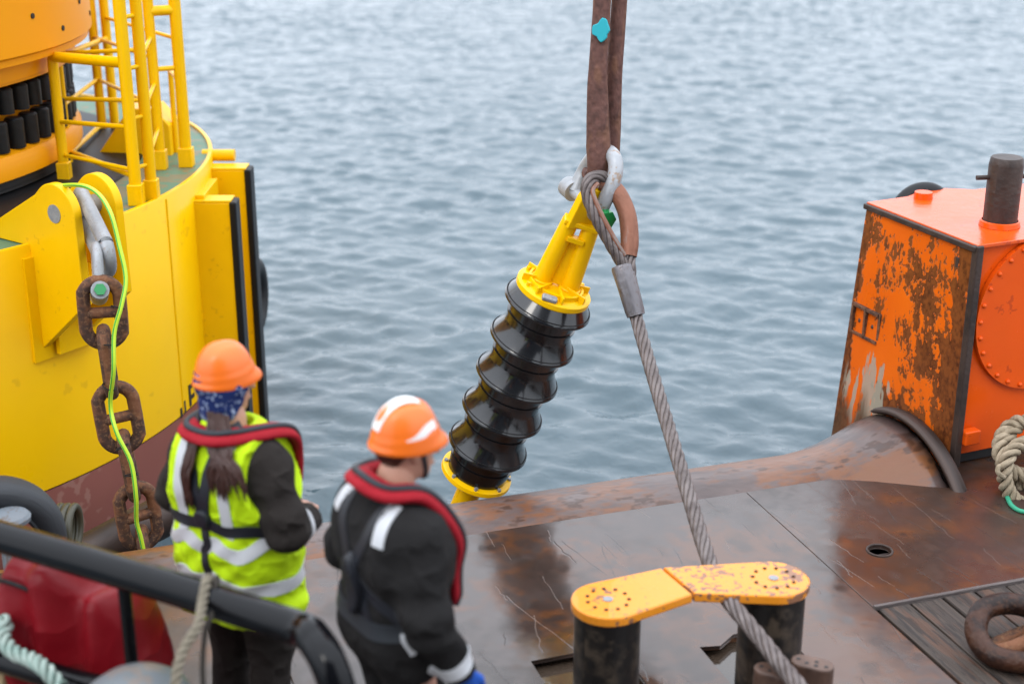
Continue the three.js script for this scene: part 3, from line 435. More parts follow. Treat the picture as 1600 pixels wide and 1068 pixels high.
{ // round sling
  const o = thing('round_sling', 'worn brown textile lifting sling with a cyan paint mark', 'sling');
  const M1 = std({ map: tex(256, 1024, (u, v) => { const s = fbm(u * 14, v * 60, 4, 601), n = fbm(u * 5, v * 9, 4, 611); return lerp3(lerp3([0.05, 0.021, 0.016], [0.17, 0.075, 0.058], s), [0.22, 0.1, 0.05], step(0.55, 0.75, n) * 0.4); }), roughness: 0.85, bumpMap: tex(128, 512, (u, v) => fbm(u * 16, v * 70, 3, 601), false), bumpScale: 0.006 });
  const blue = std({ color: rgb(0.01, 0.36, 0.42), roughness: 0.6 });
  const leg = (name, path, prof) => { // a flat folded band swept upwards
    const c = curve(path), n = 60, P = c.getSpacedPoints(n), m = 24, pos = [], uv = [], I = [];
    for (let i = 0; i <= n; i++) { const t = i / n, k = prof(t), tg = c.getTangentAt(t), side = V(0.92, 0, 0.38).addScaledVector(tg, -V(0.92, 0, 0.38).dot(tg)).normalize(), nn = side.clone().cross(tg); for (let j = 0; j <= m; j++) { const a = j / m * 6.2832, f = 1 - 0.24 * Math.exp(-(((a - 1.9 - 0.12 * Math.sin(t * 7)) / 0.28) ** 2)) + 0.06 * (noise(t * 26, j * 0.5 + 30) - 0.5); const q = P[i].clone().addScaledVector(side, k[0] * Math.cos(a) * f).addScaledVector(nn, -k[1] * Math.sin(a) * f); pos.push(q.x, q.y, q.z); uv.push(j / m, t * 1.3); } }
    for (let i = 0; i < n; i++) for (let j = 0; j < m; j++) { const a = i * (m + 1) + j; I.push(a, a + 1, a + m + 1, a + 1, a + m + 2, a + m + 1); }
    const g = new THREE.BufferGeometry(); g.setAttribute('position', new THREE.Float32BufferAttribute(pos, 3)); g.setAttribute('uv', new THREE.Float32BufferAttribute(uv, 2)); g.setIndex(I); g.computeVertexNormals(); return part(name, g, M1, o);
  };
  const up = V(0.06, 1, 0.0), A = atD(938, 236, 8.16), B = atD(955, 225, 8.3);
  const A0 = atD(934, 262, 8.14), A1 = atD(934, 120, 8.05), A2 = atD(941, 0, 7.98), dA = A2.clone().sub(A1).normalize();
  leg('band', [atD(920, 272, 8.24), A0, A1, A2, A2.clone().addScaledVector(dA, 1.5)], t => [t < 0.1 ? mix(0.045, 0.07, t * 10) : t < 0.3 ? mix(0.07, 0.05, t * 5 - 0.5) : 0.05, 0.045]);
  const B0 = atD(955, 250, 8.26), B1 = atD(960, 120, 8.14), B2 = atD(968, 0, 8.06), dB = B2.clone().sub(B1).normalize();
  leg('band', [atD(940, 268, 8.26), B0, B1, B2, B2.clone().addScaledVector(dB, 1.5)], t => [0.045 - 0.002 * t, 0.04]);
  const bl = atD(941, 47, 7.955), bg = new THREE.Shape(); for (let i = 0; i <= 24; i++) { const a = i / 24 * 6.283, r = 0.04 * (0.8 + 0.45 * noise(Math.cos(a) * 2 + 5, Math.sin(a) * 2 + 5)), q = [r * Math.cos(a) * 0.9 + (Math.cos(a) < -0.8 ? -0.02 : 0), r * Math.sin(a) * 1.25]; i ? bg.lineTo(...q) : bg.moveTo(...q); }
  const pm = part('paint_mark', new THREE.ExtrudeGeometry(bg, { depth: 0.012, bevelEnabled: true, bevelSize: 0.004, bevelThickness: 0.004, bevelSegments: 2 }), blue, o); pm.position.copy(bl); pm.lookAt(bl.clone().add(V(-0.3, 0.15, 1)));
}
{ // towing wire with its thimble eye
  const o = thing('towing_wire', 'thick twisted steel wire running from the lifted shackle across the deck', 'wire rope');
  const D = 8.02, e = (u, v, t = D) => atD(u, v, t), neck = e(978, 418), ferE = e(994, 494, 8.0);
  const wireP = [e(986, 455, 8.01), ferE, e(1031, 622, 7.55), e(1068, 745, 7.12), e(1100, 852, 6.78), e(1123, 912, 6.52), e(1143, 943, 6.34), e(1178, 985, 6.2), e(1218, 1035, 6.02), e(1262, 1092, 5.8)];
  const last = wireP.at(-1); wireP.push(last.clone().add(V(0.12, -0.12, 0.35)), last.clone().add(V(0.3, -0.26, 0.9)));
  ropeStrands('strand', wireP, 0.037, 0.42, 260, o, M.wire);
  const eyeL = [e(982, 430), e(971, 408, 8.0), e(950, 372, 7.98), e(930, 335, 7.98), e(918, 303, 7.99), e(921, 282, 8.0), e(938, 276, 8.06), e(955, 284, 8.1)];
  ropeStrands('strand', eyeL, 0.037, 0.42, 120, o, M.wire);
  const rustT = std({ map: tex(128, 512, (u, v) => { const n = fbm(u * 6, v * 14, 4, 701); return lerp3(lerp3([0.17, 0.065, 0.035], [0.3, 0.12, 0.07], n), [0.24, 0.2, 0.18], step(0.4, 0.62, n * 0.5 + v * 0.3)); }), roughness: 0.6, metalness: 0.2, bumpMap: grainBump, bumpScale: 0.002 });
  const th = part('thimble', new THREE.TubeGeometry(curve([e(981, 400, 8.02), e(984, 375, 8.03), e(980, 335, 8.05), e(966, 303, 8.08), e(950, 289, 8.1), e(938, 285, 8.1)]), 60, 0.05, 16), rustT, o);
  ropeStrands('strand', [e(985, 440), e(984, 415, 8.01), e(982, 385, 8.03)], 0.035, 0.42, 40, o, M.wire);
  part('thimble_lip', new THREE.TubeGeometry(curve([e(976, 399, 7.985), e(962, 376, 7.96), e(944, 343, 7.955), e(931, 315, 7.96), e(926, 297, 7.97), e(934, 287, 8.0)]), 50, 0.014, 10), rustT, o);
  const f0 = e(972, 414), f1 = e(994, 493, 8.0), fd = f1.clone().sub(f0);
  const fer = part('ferrule', lathe([[0.05, 0], [0.064, 0.004], [0.068, 0.02], [0.062, 0.12], [0.058, 0.27], [0.054, 0.3], [0.04, 0.302]], 40).scale(1.12, fd.length() / 0.3, 0.9), M.ferrule = std({ map: steelMap, color: rgb(0.55, 0.5, 0.5), roughness: 0.42, metalness: 0.5, bumpMap: grainBump, bumpScale: 0.002 }), o); fer.position.copy(f0); fer.quaternion.setFromUnitVectors(V(0, 1, 0), fd.clone().normalize());
}

// ---------------------------------------------------------------- tow pins with orange cap
{
  const CY = 0.52, o = thing('tow_pins', 'pair of dark tow pins joined by a cranked orange cap', 'tow pins');
  const a = atY(950, 936, CY), b = atY(1209, 903, CY), f1 = atY(1035, 886, CY), f2 = atY(1084, 927, CY), R = 0.158;
  const hull = (pts) => { const s = pts.slice().sort((p, q) => p[0] - q[0] || p[1] - q[1]), cr = (o, a, b) => (a[0] - o[0]) * (b[1] - o[1]) - (a[1] - o[1]) * (b[0] - o[0]), lo = [], up = []; for (const p of s) { while (lo.length > 1 && cr(lo.at(-2), lo.at(-1), p) <= 0) lo.pop(); lo.push(p); } for (const p of s.reverse()) { while (up.length > 1 && cr(up.at(-2), up.at(-1), p) <= 0) up.pop(); up.push(p); } lo.pop(); up.pop(); return lo.concat(up); };
  const capMat = (seed, worn) => { const m = painted([0.8, 0.28, 0.02], [0.2, 0.1, 0.065], 0.9, 0.36, seed, worn); m.clearcoat = 0.35; return m; };
  const mats = [capMat(21, 0.64), capMat(23, 0.57)], gap = 0.006;
  [[a, f1.clone().add(V(-gap, 0, gap * 0.5)), f2.clone().add(V(-gap, 0, gap * 0.5))], [b, f1.clone().add(V(gap, 0, -gap * 0.5)), f2.clone().add(V(gap, 0, -gap * 0.5))]].forEach(([c, p, q], k) => {
    const pts = hull([...circ(c.x, c.z, R, 48), [p.x, p.z], [q.x, q.z]]);
    const m = part('cap_plate', boxUV(extrude(pts, 0.045, 0.008).translate(0, CY, 0), 1.6), mats[k], o);
    for (let i = 0; i < 11; i++) { const t = i / 11 * 6.283 + k; part('bolt', new THREE.CylinderGeometry(0.0085, 0.0085, 0.006, 8).translate(c.x + 0.09 * Math.cos(t), CY + 0.001, c.z + 0.09 * Math.sin(t)), M.rust, m); }
    part('plug', new THREE.CylinderGeometry(0.022, 0.022, 0.006, 16).translate(c.x, CY + 0.001, c.z), M.galv, m);
    const grime = M.grime ??= phys({ map: tex(512, 512, (u, v) => { const n = tfbm(u, v, 5, 5, 811), f = tfbm(u, v, 20, 3, 817); return lerp3([0.004, 0.004, 0.004], [0.06, 0.045, 0.032], step(0.45, 0.75, n * 0.6 + f * 0.4)); }), roughness: 0.42, bumpMap: grainBump, bumpScale: 0.002 });
    part('post', boxUV(lathe([[0.143, -0.12], [0.143, CY - 0.05], [0.139, CY - 0.046], [0, CY - 0.046]], 56).translate(c.x, 0, c.z), 1.2), grime, o);
  });
  for (const [u, v, rot] of [[1212, 1046, 0.45], [1270, 1034, 0.45]]) {
    const c = atY(u, v, 0.36), j = thing('stop_jaw', u < 1240 ? 'brown steel stopper jaw with drilled top between the towing wire and the tow pin' : 'brown steel stopper jaw with drilled top beside the tow pin', 'stopper');
    j.position.set(c.x, 0, c.z); j.rotation.y = -rot;
    const sh = Array.from({ length: 40 }, (_, i) => { const t = i / 40 * 6.283, x = Math.cos(t), z = Math.sin(t); return [0.04 * Math.sign(x) + 0.05 * x, 0.048 * z]; });
    part('jaw', boxUV(extrude(sh, 0.36, 0.008).translate(0, 0.36, 0), 2), M.jaw ??= std({ map: tex(256, 256, (u, v) => { const n = tfbm(u, v, 7, 4, 921); return lerp3([0.05, 0.026, 0.018], [0.15, 0.085, 0.06], n); }), roughness: 0.5, bumpMap: grainBump, bumpScale: 0.003 }), j);
    for (const [x, z] of [[-0.06, 0.0], [-0.02, 0.016], [0.015, -0.01], [0.02, 0.02], [0.06, 0.012]]) part('drilled_hole', new THREE.CylinderGeometry(0.009, 0.009, 0.006, 10).translate(x, 0.3585, z), M.hull, j);
  }
}
// ---------------------------------------------------------------- people
function surfaceNet(f, lo, hi, h) {
  const n = [0, 1, 2].map(k => Math.ceil((hi[k] - lo[k]) / h) + 1), [nx, ny, nz] = n, F = new Float32Array(nx * ny * nz), id = (i, j, k) => (k * ny + j) * nx + i;
  for (let k = 0; k < nz; k++) for (let j = 0; j < ny; j++) for (let i = 0; i < nx; i++) F[id(i, j, k)] = f(lo[0] + i * h, lo[1] + j * h, lo[2] + k * h);
  const pos = [], I = [], map = new Int32Array(nx * ny * nz).fill(-1), C = [[0, 0, 0], [1, 0, 0], [0, 1, 0], [1, 1, 0], [0, 0, 1], [1, 0, 1], [0, 1, 1], [1, 1, 1]], E = [[0, 1], [2, 3], [4, 5], [6, 7], [0, 2], [1, 3], [4, 6], [5, 7], [0, 4], [1, 5], [2, 6], [3, 7]];
  for (let k = 0; k < nz - 1; k++) for (let j = 0; j < ny - 1; j++) for (let i = 0; i < nx - 1; i++) {
    const v = C.map(c => F[id(i + c[0], j + c[1], k + c[2])]); let neg = 0; for (const q of v) if (q < 0) neg++; if (!neg || neg === 8) continue;
    let s = [0, 0, 0], c = 0; for (const [a, b] of E) if (v[a] < 0 !== v[b] < 0) { const t = v[a] / (v[a] - v[b]); for (let m = 0; m < 3; m++) s[m] += C[a][m] + t * (C[b][m] - C[a][m]); c++; }
    map[id(i, j, k)] = pos.length / 3; pos.push(lo[0] + (i + s[0] / c) * h, lo[1] + (j + s[1] / c) * h, lo[2] + (k + s[2] / c) * h);
  }
  const quad = (a, b, c, d, fl) => { if (a < 0 || b < 0 || c < 0 || d < 0) return; fl ? I.push(a, b, c, a, c, d) : I.push(a, c, b, a, d, c); };
  for (let k = 1; k < nz - 1; k++) for (let j = 1; j < ny - 1; j++) for (let i = 1; i < nx - 1; i++) {
    const a = F[id(i, j, k)] < 0;
    if (a !== F[id(i + 1, j, k)] < 0) quad(map[id(i, j - 1, k - 1)], map[id(i, j, k - 1)], map[id(i, j, k)], map[id(i, j - 1, k)], a);
    if (a !== F[id(i, j + 1, k)] < 0) quad(map[id(i - 1, j, k - 1)], map[id(i - 1, j, k)], map[id(i, j, k)], map[id(i, j, k - 1)], a);
    if (a !== F[id(i, j, k + 1)] < 0) quad(map[id(i - 1, j - 1, k)], map[id(i, j - 1, k)], map[id(i, j, k)], map[id(i - 1, j, k)], a);
  }
  const g = new THREE.BufferGeometry(); g.setAttribute('position', new THREE.Float32BufferAttribute(pos, 3)); g.setIndex(I); g.computeVertexNormals(); return g;
}
const smin = (a, b, k) => { const h = clamp(0.5 + 0.5 * (b - a) / k); return mix(b, a, h) - k * h * (1 - h); };
function capsule(a, b, ra, rb) { const dx = b[0] - a[0], dy = b[1] - a[1], dz = b[2] - a[2], L = dx * dx + dy * dy + dz * dz || 1e-9; return (x, y, z) => { const px = x - a[0], py = y - a[1], pz = z - a[2], t = clamp((px * dx + py * dy + pz * dz) / L), X = px - t * dx, Y = py - t * dy, Z = pz - t * dz; return Math.sqrt(X * X + Y * Y + Z * Z) - (ra + (rb - ra) * t); }; }
const ellip = (c, r) => (x, y, z) => { const X = (x - c[0]) / r[0], Y = (y - c[1]) / r[1], Z = (z - c[2]) / r[2], q = Math.sqrt(X * X + Y * Y + Z * Z); return (q - 1) * Math.min(...r); };
const union = (list, k) => (x, y, z) => { let d = 9; for (const f of list) d = smin(d, f(x, y, z), k); return d; };
// bone[i]: [a, b, ra, rb]; returns the field of all of them
const field = (bones, k = 0.03) => union(bones.map(b => capsule(...b)), k);
function grad(f, p, e = 0.004) { return V(f(p.x + e, p.y, p.z) - f(p.x - e, p.y, p.z), f(p.x, p.y + e, p.z) - f(p.x, p.y - e, p.z), f(p.x, p.y, p.z + e) - f(p.x, p.y, p.z - e)).normalize(); }
function settle(f, p, off) { const q = p.clone(); for (let i = 0; i < 6; i++) { const n = grad(f, q); q.addScaledVector(n, off - f(q.x, q.y, q.z)); } return q; }
function ribbon(f, pts, w, off = 0.004, n = 40, closed = false, th = 0.012) { // a flat band lying on the surface of a field
  const c = curve(pts.map(p => V(...p)), closed), P = c.getSpacedPoints(n).map(p => settle(f, p, off)), pos = [], uv = [], I = [];
  let L = 0;
  for (let i = 0; i <= n; i++) {
    const p = P[i], t = P[closed ? (i + 1) % n : Math.min(n, i + 1)].clone().sub(P[closed ? (i - 1 + n) % n : Math.max(0, i - 1)]).normalize(), N = grad(f, p), S = N.clone().cross(t).normalize(); if (i) L += p.distanceTo(P[i - 1]);
    for (const s of [-1, -0.33, 0.33, 1]) { const q = settle(f, p.clone().addScaledVector(S, s * w / 2), off); pos.push(q.x, q.y, q.z); uv.push(s, L); }
    for (const s of [1, -1]) { const q = settle(f, p.clone().addScaledVector(S, s * w / 2), off - th); pos.push(q.x, q.y, q.z); uv.push(s, L); }
  }
  for (let i = 0; i < n; i++) for (let j = 0; j < 6; j++) { const a = i * 6 + j, b = i * 6 + (j + 1) % 6, d = a + 6, e = b + 6; I.push(a, b, d, b, e, d); }
  const g = new THREE.BufferGeometry(); g.setAttribute('position', new THREE.Float32BufferAttribute(pos, 3)); g.setAttribute('uv', new THREE.Float32BufferAttribute(uv, 2)); g.setIndex(I); return toCreasedNormals(g.toNonIndexed(), 0.9);
}
const cloth = (c, o = {}) => phys({ color: rgb(...c), roughness: 0.9, specularIntensity: 0.4, ...o });
const weave = tex(256, 256, (u, v, i, j) => 0.5 + 0.25 * (((i >> 1) + (j >> 1)) & 1) + 0.25 * tfbm(u, v, 30, 3, 5), false);
const crease = tex(512, 512, (u, v) => { const w = tfbm(u, v, 4, 3, 61), a = tfbm((u + 0.06 * w) % 1, (v + 0.1 * w) % 1, 5, 2, 63), c = tfbm(u, v, 11, 3, 67); return 0.7 * (1 - Math.abs(a * 2 - 1)) ** 1.5 + 0.12 * (1 - Math.abs(c * 2 - 1)); }, false);
const clothUV = g => boxUV(g, 2.2);
const PM = {
  black: cloth([0.013, 0.012, 0.012], { bumpMap: crease, bumpScale: 0.016 }), brownblack: cloth([0.022, 0.018, 0.016], { bumpMap: crease, bumpScale: 0.016 }),
  hivis: cloth([0.5, 0.74, 0.006], { bumpMap: crease, bumpScale: 0.02, roughness: 0.7 }), tape: phys({ color: rgb(0.55, 0.56, 0.58), roughness: 0.4, bumpMap: weave, bumpScale: 0.0005 }),
  red: cloth([0.3, 0.008, 0.016], { bumpMap: crease, bumpScale: 0.012, roughness: 0.75 }), strap: phys({ color: rgb(0.009, 0.011, 0.017), roughness: 0.55 }), helmet: phys({ color: rgb(0.86, 0.16, 0.008), roughness: 0.38, clearcoat: 0.25, clearcoatRoughness: 0.25 }),
  hair: phys({ color: rgb(0.045, 0.014, 0.008), roughness: 0.45 }), blue: cloth([0.02, 0.09, 0.42], { roughness: 0.7 }), belt: phys({ color: rgb(0.02, 0.024, 0.03), roughness: 0.6 }), boot: phys({ color: rgb(0.015, 0.014, 0.013), roughness: 0.5 }),
};
function handBones(w, dir, palm, s = 1, curl = 0.5) { // wrist, finger direction, palm normal -> bones
  const up = V(...dir).normalize(), pn = V(...palm).addScaledVector(up, -V(...palm).dot(up)).normalize(), sd = up.clone().cross(pn), at = (a, b, c) => { const q = V(...w).addScaledVector(up, a * s).addScaledVector(sd, b * s).addScaledVector(pn, c * s); return [q.x, q.y, q.z]; }, B = [];
  for (const x of [-0.026, -0.009, 0.009, 0.026]) B.push([at(0.0, x * 0.7, 0), at(0.085, x, 0), 0.018 * s, 0.0145 * s]);
  [[-0.03, 0.066], [-0.01, 0.077], [0.011, 0.083], [0.031, 0.074]].forEach(([x, L]) => { let a = 0.085, c = 0, th = 0.25 * curl, p = at(a, x, c), r = 0.0098; for (const [fr, k] of [[0.45, 0.7], [0.3, 1.1], [0.25, 0.8]]) { a += L * fr * Math.cos(th); c += L * fr * Math.sin(th); const q = at(a, x * 1.04, c); B.push([p, q, r * s, (r - 0.0009) * s]); p = q; r -= 0.0009; th += k * curl; } });
  B.push([at(0.02, 0.028, 0.006), at(0.06, 0.052, 0.02), 0.015 * s, 0.0115 * s], [at(0.06, 0.052, 0.02), at(0.095, 0.056, 0.034), 0.0115 * s, 0.0095 * s]);
  return B;
}
function headField(c, yaw) { // c = middle of the head
  const cs = Math.cos(yaw), sn = Math.sin(yaw), L = [ellip([0, 0.028, -0.012], [0.077, 0.092, 0.096]), ellip([0, -0.035, 0.03], [0.06, 0.075, 0.068]), capsule([0, -0.1, 0.06], [0, -0.085, 0.045], 0.024, 0.035)];
  const base = union(L, 0.03), fine = union([capsule([0, 0.0, 0.098], [0, -0.03, 0.116], 0.009, 0.014), capsule([-0.018, -0.066, 0.094], [0.018, -0.066, 0.094], 0.007, 0.007), ...[-1, 1].flatMap(s => [capsule([s * 0.078, 0.012, 0.0], [s * 0.075, -0.022, 0.006], 0.017, 0.011), capsule([s * 0.022, 0.022, 0.087], [s * 0.042, 0.02, 0.08], 0.01, 0.009)])], 0.008);
  const eyes = union([-1, 1].map(s => ellip([s * 0.032, 0.0, 0.098], [0.016, 0.009, 0.012])), 0.004);
  return (x, y, z) => { const X = x - c[0], Y = y - c[1], Z = z - c[2], lx = X * cs - Z * sn, lz = X * sn + Z * cs; return Math.max(smin(base(lx, Y, lz), fine(lx, Y, lz), 0.012), -eyes(lx, Y, lz)); };
}
function helmetGeo(ridge) {
  const n = 72, m = 26, pos = [], I = [], prof = (th, t) => { // t 0 rim .. 1 crown
    const f = Math.max(0, Math.cos(th)), b = Math.max(0, -Math.cos(th)), ph = t * Math.PI / 2, brim = (1 - step(0, 0.13, t)), q = Math.pow(Math.cos(ph), 0.8);
    let rx = 0.113 * q, rz = 0.134 * q, y = 0.178 * Math.pow(Math.sin(ph), 0.9) - 0.018; { const bd = 1 + 0.03 * (1 - step(0.2, 0.23, t)); rx *= bd; rz *= bd; }
    const e = brim * (0.006 + 0.026 * Math.pow(f, 2.4) + 0.004 * b), x = Math.sin(th) * (rx + e * 0.6), z = Math.cos(th) * (rz + e);
    const rg = ridge * step(0.25, 0.6, t) * (Math.exp(-((x / 0.02) ** 2)) + 0.5 * Math.exp(-(((Math.abs(x) - 0.055) / 0.014) ** 2)));
    return [x, y + rg - brim * (0.012 * f - 0.018 * b), z];
  };
  for (const k of [1, 0.965]) for (let j = 0; j <= m; j++) for (let i = 0; i <= n; i++) { const [x, y, z] = prof(i / n * 2 * Math.PI, j / m); pos.push(x * k, k === 1 ? y : y * 0.98, z * k); }
  const N = (m + 1) * (n + 1);
  for (let j = 0; j < m; j++) for (let i = 0; i < n; i++) { const a = j * (n + 1) + i; I.push(a, a + 1, a + n + 1, a + 1, a + n + 2, a + n + 1, N + a, N + a + n + 1, N + a + 1, N + a + 1, N + a + n + 1, N + a + n + 2); }
  for (let i = 0; i < n; i++) I.push(i, N + i, i + 1, i + 1, N + i, N + i + 1);
  const g = new THREE.BufferGeometry(); g.setAttribute('position', new THREE.Float32BufferAttribute(pos, 3)); g.setIndex(I); g.computeVertexNormals(); return g;
}
const helmetField = ellip([0, 0, 0], [0.113, 0.158, 0.134]);
function bodyBones(J, s, g = 1) {
  const B = [[[-0.095, 1.345, -0.01], [0.095, 1.345, -0.01], 0.098, 0.098], [[-0.085, 1.24, 0.0], [0.085, 1.24, 0.0], 0.12, 0.12], [[-0.065, 1.06, 0.0], [0.065, 1.06, 0.0], 0.108, 0.108], [[-0.08, 0.93, -0.005], [0.08, 0.93, -0.005], 0.118, 0.118], [[0, 1.4, -0.015], [0, 1.53, 0.01], 0.066, 0.056]].map(([a, b, p, q], i) => i < 4 ? [[a[0] * g * 1.08, a[1], a[2]], [b[0] * g * 1.08, b[1], b[2]], p * g, q * g] : [a, b, p, q]);
  for (const k of ['L', 'R']) { const a = J[k]; B.push([a.sh, a.el, 0.06, 0.046], [a.el, a.wr, 0.045, 0.03]); const sg = k === 'L' ? -1 : 1; B.push([[sg * 0.09, 0.92, 0], a.kn, 0.092, 0.06], [a.kn, a.an, 0.058, 0.042], [a.an, [a.an[0] + sg * 0.02, 0.045, a.an[2] + 0.16], 0.042, 0.034], [a.an, [a.an[0], 0.042, a.an[2] - 0.03], 0.042, 0.036]); }
  return B.map(([a, b, p, q]) => [a.map((v, i) => i === 1 ? v * s : v), b.map((v, i) => i === 1 ? v * s : v), p, q]);
}
function buildPerson(opt) {
  const { label, pos, face, headYaw, s, J, headC, stout, sleeve } = opt;
  // local axes: +z forward, +x the person's left; joints are written with x to the right, so mirror x once here
  const mx = a => [-a[0], a[1], a[2]];
  const o = thing('person', label, 'person', pos); o.rotation.y = Math.atan2(Math.sin(face), -Math.cos(face));
  const bones = bodyBones(J, s, opt.girth).map(([a, b, p, q]) => [mx(a), mx(b), p, q]), hands = ['L', 'R'].map(k => handBones(mx(J[k].wr).map((v, i) => i === 1 ? v * s : v), mx(J[k].hd), mx(J[k].pn), 1, J[k].curl ?? 0.6));
  const hc = mx(headC), bf = field(bones, 0.045), hf = headField(hc, -headYaw), neck = capsule([0, 1.4 * s, -0.015], [hc[0], hc[1] - 0.06, hc[2] - 0.02], 0.062, 0.054);
  const full = surfaceNet(smin3(bf, neck, 0.04), [-0.55, -0.02, -0.45], [0.55, hc[1] - 0.02, 0.55], 0.016);
  const headG = surfaceNet((x, y, z) => smin(hf(x, y, z), neck(x, y, z), 0.03), [hc[0] - 0.14, hc[1] - 0.17, hc[2] - 0.16], [hc[0] + 0.14, hc[1] + 0.15, hc[2] + 0.17], 0.006);
  const hg = hands.map(h => { const f = field(h, 0.01), w = h[0][0]; return surfaceNet(f, w.map(v => v - 0.21), w.map(v => v + 0.21), 0.0045); });
  part('body', [full, headG, ...hg], M.skin, o);
  // overalls: the body's field grown by the cloth, with folds, open at neck and wrists
  const arms = ['L', 'R'].map(k => [mx(J[k].el), mx(J[k].wr)]);
  const cb = bones.map(([a, b, p, q], i) => [a, b, p + stout + (i >= 5 ? sleeve : 0), q + stout + (i >= 5 ? sleeve : 0)]);
  const folds = (x, y, z) => 0.011 * (noise(x * 9 + 50, y * 15 + 50, z * 9 + 50) - 0.5) + 0.005 * Math.sin(y * 44 + 8 * noise(x * 6 + 9, y * 4 + 9, z * 6 + 9)) * step(0.14, 0.26, Math.abs(x));
  const base = field(cb, 0.05), cuff = arms.map(([a, b]) => { const d = V(b[0] - a[0], (b[1] - a[1]) * s, b[2] - a[2]).normalize(), w = V(b[0], b[1] * s, b[2]); return (x, y, z) => { const X = x - w.x, Y = y - w.y, Z = z - w.z, t = X * d.x + Y * d.y + Z * d.z; return X * X + Y * Y + Z * Z < 0.05 ? t - 0.0 : -1; }; });
  const suit = (x, y, z) => { let d = base(x, y, z) + folds(x, y, z); d = Math.max(d, y - (1.475 * s) - 0.25 * Math.max(0, -z) + 0.12 * Math.max(0, z)); for (const c of cuff) d = Math.max(d, c(x, y, z)); return Math.max(d, 0.06 - y); };
  part('overalls', clothUV(surfaceNet(suit, [-0.6, 0.03, -0.5], [0.6, 1.6 * s, 0.6], 0.0125)), opt.suitMat, o);
  for (const g of [0, 1]) { const k = 'LR'[g], a = mx(J[k].an), sg = k === 'L' ? 1 : -1, bt = field([[[a[0], 0.16, a[2] - 0.01], [a[0], 0.07, a[2] - 0.015], 0.064, 0.058], [[a[0], 0.062, a[2] - 0.02], [a[0] + sg * 0.02, 0.05, a[2] + 0.17], 0.058, 0.046]], 0.02); part('boot', surfaceNet((x, y, z) => Math.max(bt(x, y, z), -y + 0.001, y - 0.2), [a[0] - 0.12, -0.02, a[2] - 0.12], [a[0] + 0.12, 0.24, a[2] + 0.28], 0.012), PM.boot, o); }
  return { o, base: (x, y, z) => base(x, y, z) + folds(x, y, z), raw: base, hands, hc, mx, s };
}
function smin3(a, b, k) { return (x, y, z) => smin(a(x, y, z), b(x, y, z), k); }
function lifeCollar(P, s, w, th, f, dy = 0) { // horseshoe collar lying round the neck and down the chest, as a swept flattened tube
  const path = [[-0.125, 1.02, 0.19], [-0.13, 1.16, 0.185], [-0.14, 1.3, 0.14], [-0.135, 1.43, 0.035], [-0.1, 1.5, -0.075], [0, 1.525, -0.115], [0.1, 1.5, -0.075], [0.135, 1.43, 0.035], [0.14, 1.3, 0.14], [0.13, 1.16, 0.185], [0.125, 1.02, 0.19]].map(([x, y, z]) => V(x, y * s + dy * step(1.3, 1.45, y), z)).map((q, i) => { const d = f(q.x, q.y, q.z); return d < th * 0.75 || i < 3 || i > 7 ? settle(f, q, th * 0.75) : q; });
  const c = curve(path), n = 80, m = 18, pos = [], I = [], Pp = c.getSpacedPoints(n), edge = [];
  for (let i = 0; i <= n; i++) {
    const t = c.getTangentAt(i / n), q = Pp[i], out = V(q.x * 0.75, 0.1 + 0.55 * step(1.3 * s, 1.5 * s, q.y) * 0.4, q.z + 0.02).normalize(); out.addScaledVector(t, -out.dot(t)).normalize(); const sd = out.clone().cross(t);
    const end = Math.min(1, Math.min(i, n - i) / 3 + 0.25);
    for (let j = 0; j < m; j++) { const a = j / m * 6.2832, r = 1 + 0.05 * (noise(i * 0.4 + 7, j * 0.9 + 7) - 0.5), v = q.clone().addScaledVector(sd, w * end * Math.sign(Math.cos(a)) * Math.pow(Math.abs(Math.cos(a)), 0.7) * r).addScaledVector(out, th * end * Math.sin(a) * r); pos.push(v.x, v.y, v.z); }
    edge.push(q.clone().addScaledVector(out, th * end * 0.96));
  }
  for (let i = 0; i < n; i++) for (let j = 0; j < m; j++) { const a = i * m + j, b = i * m + (j + 1) % m; I.push(a, b, a + m, b, b + m, a + m); }
  for (const e of [0, n]) for (let j = 1; j < m - 1; j++) I.push(e * m, e * m + j, e * m + j + 1);
  const g = new THREE.BufferGeometry(); g.setAttribute('position', new THREE.Float32BufferAttribute(pos, 3)); g.setIndex(I); g.computeVertexNormals();
  const m1 = part('life_jacket', clothUV(g), PM.red, P.o);
  const cc = curve(edge); part('black_piping', new THREE.TubeGeometry(cc, 120, 0.014, 8).translate(0, 0, 0), PM.strap, m1);
}
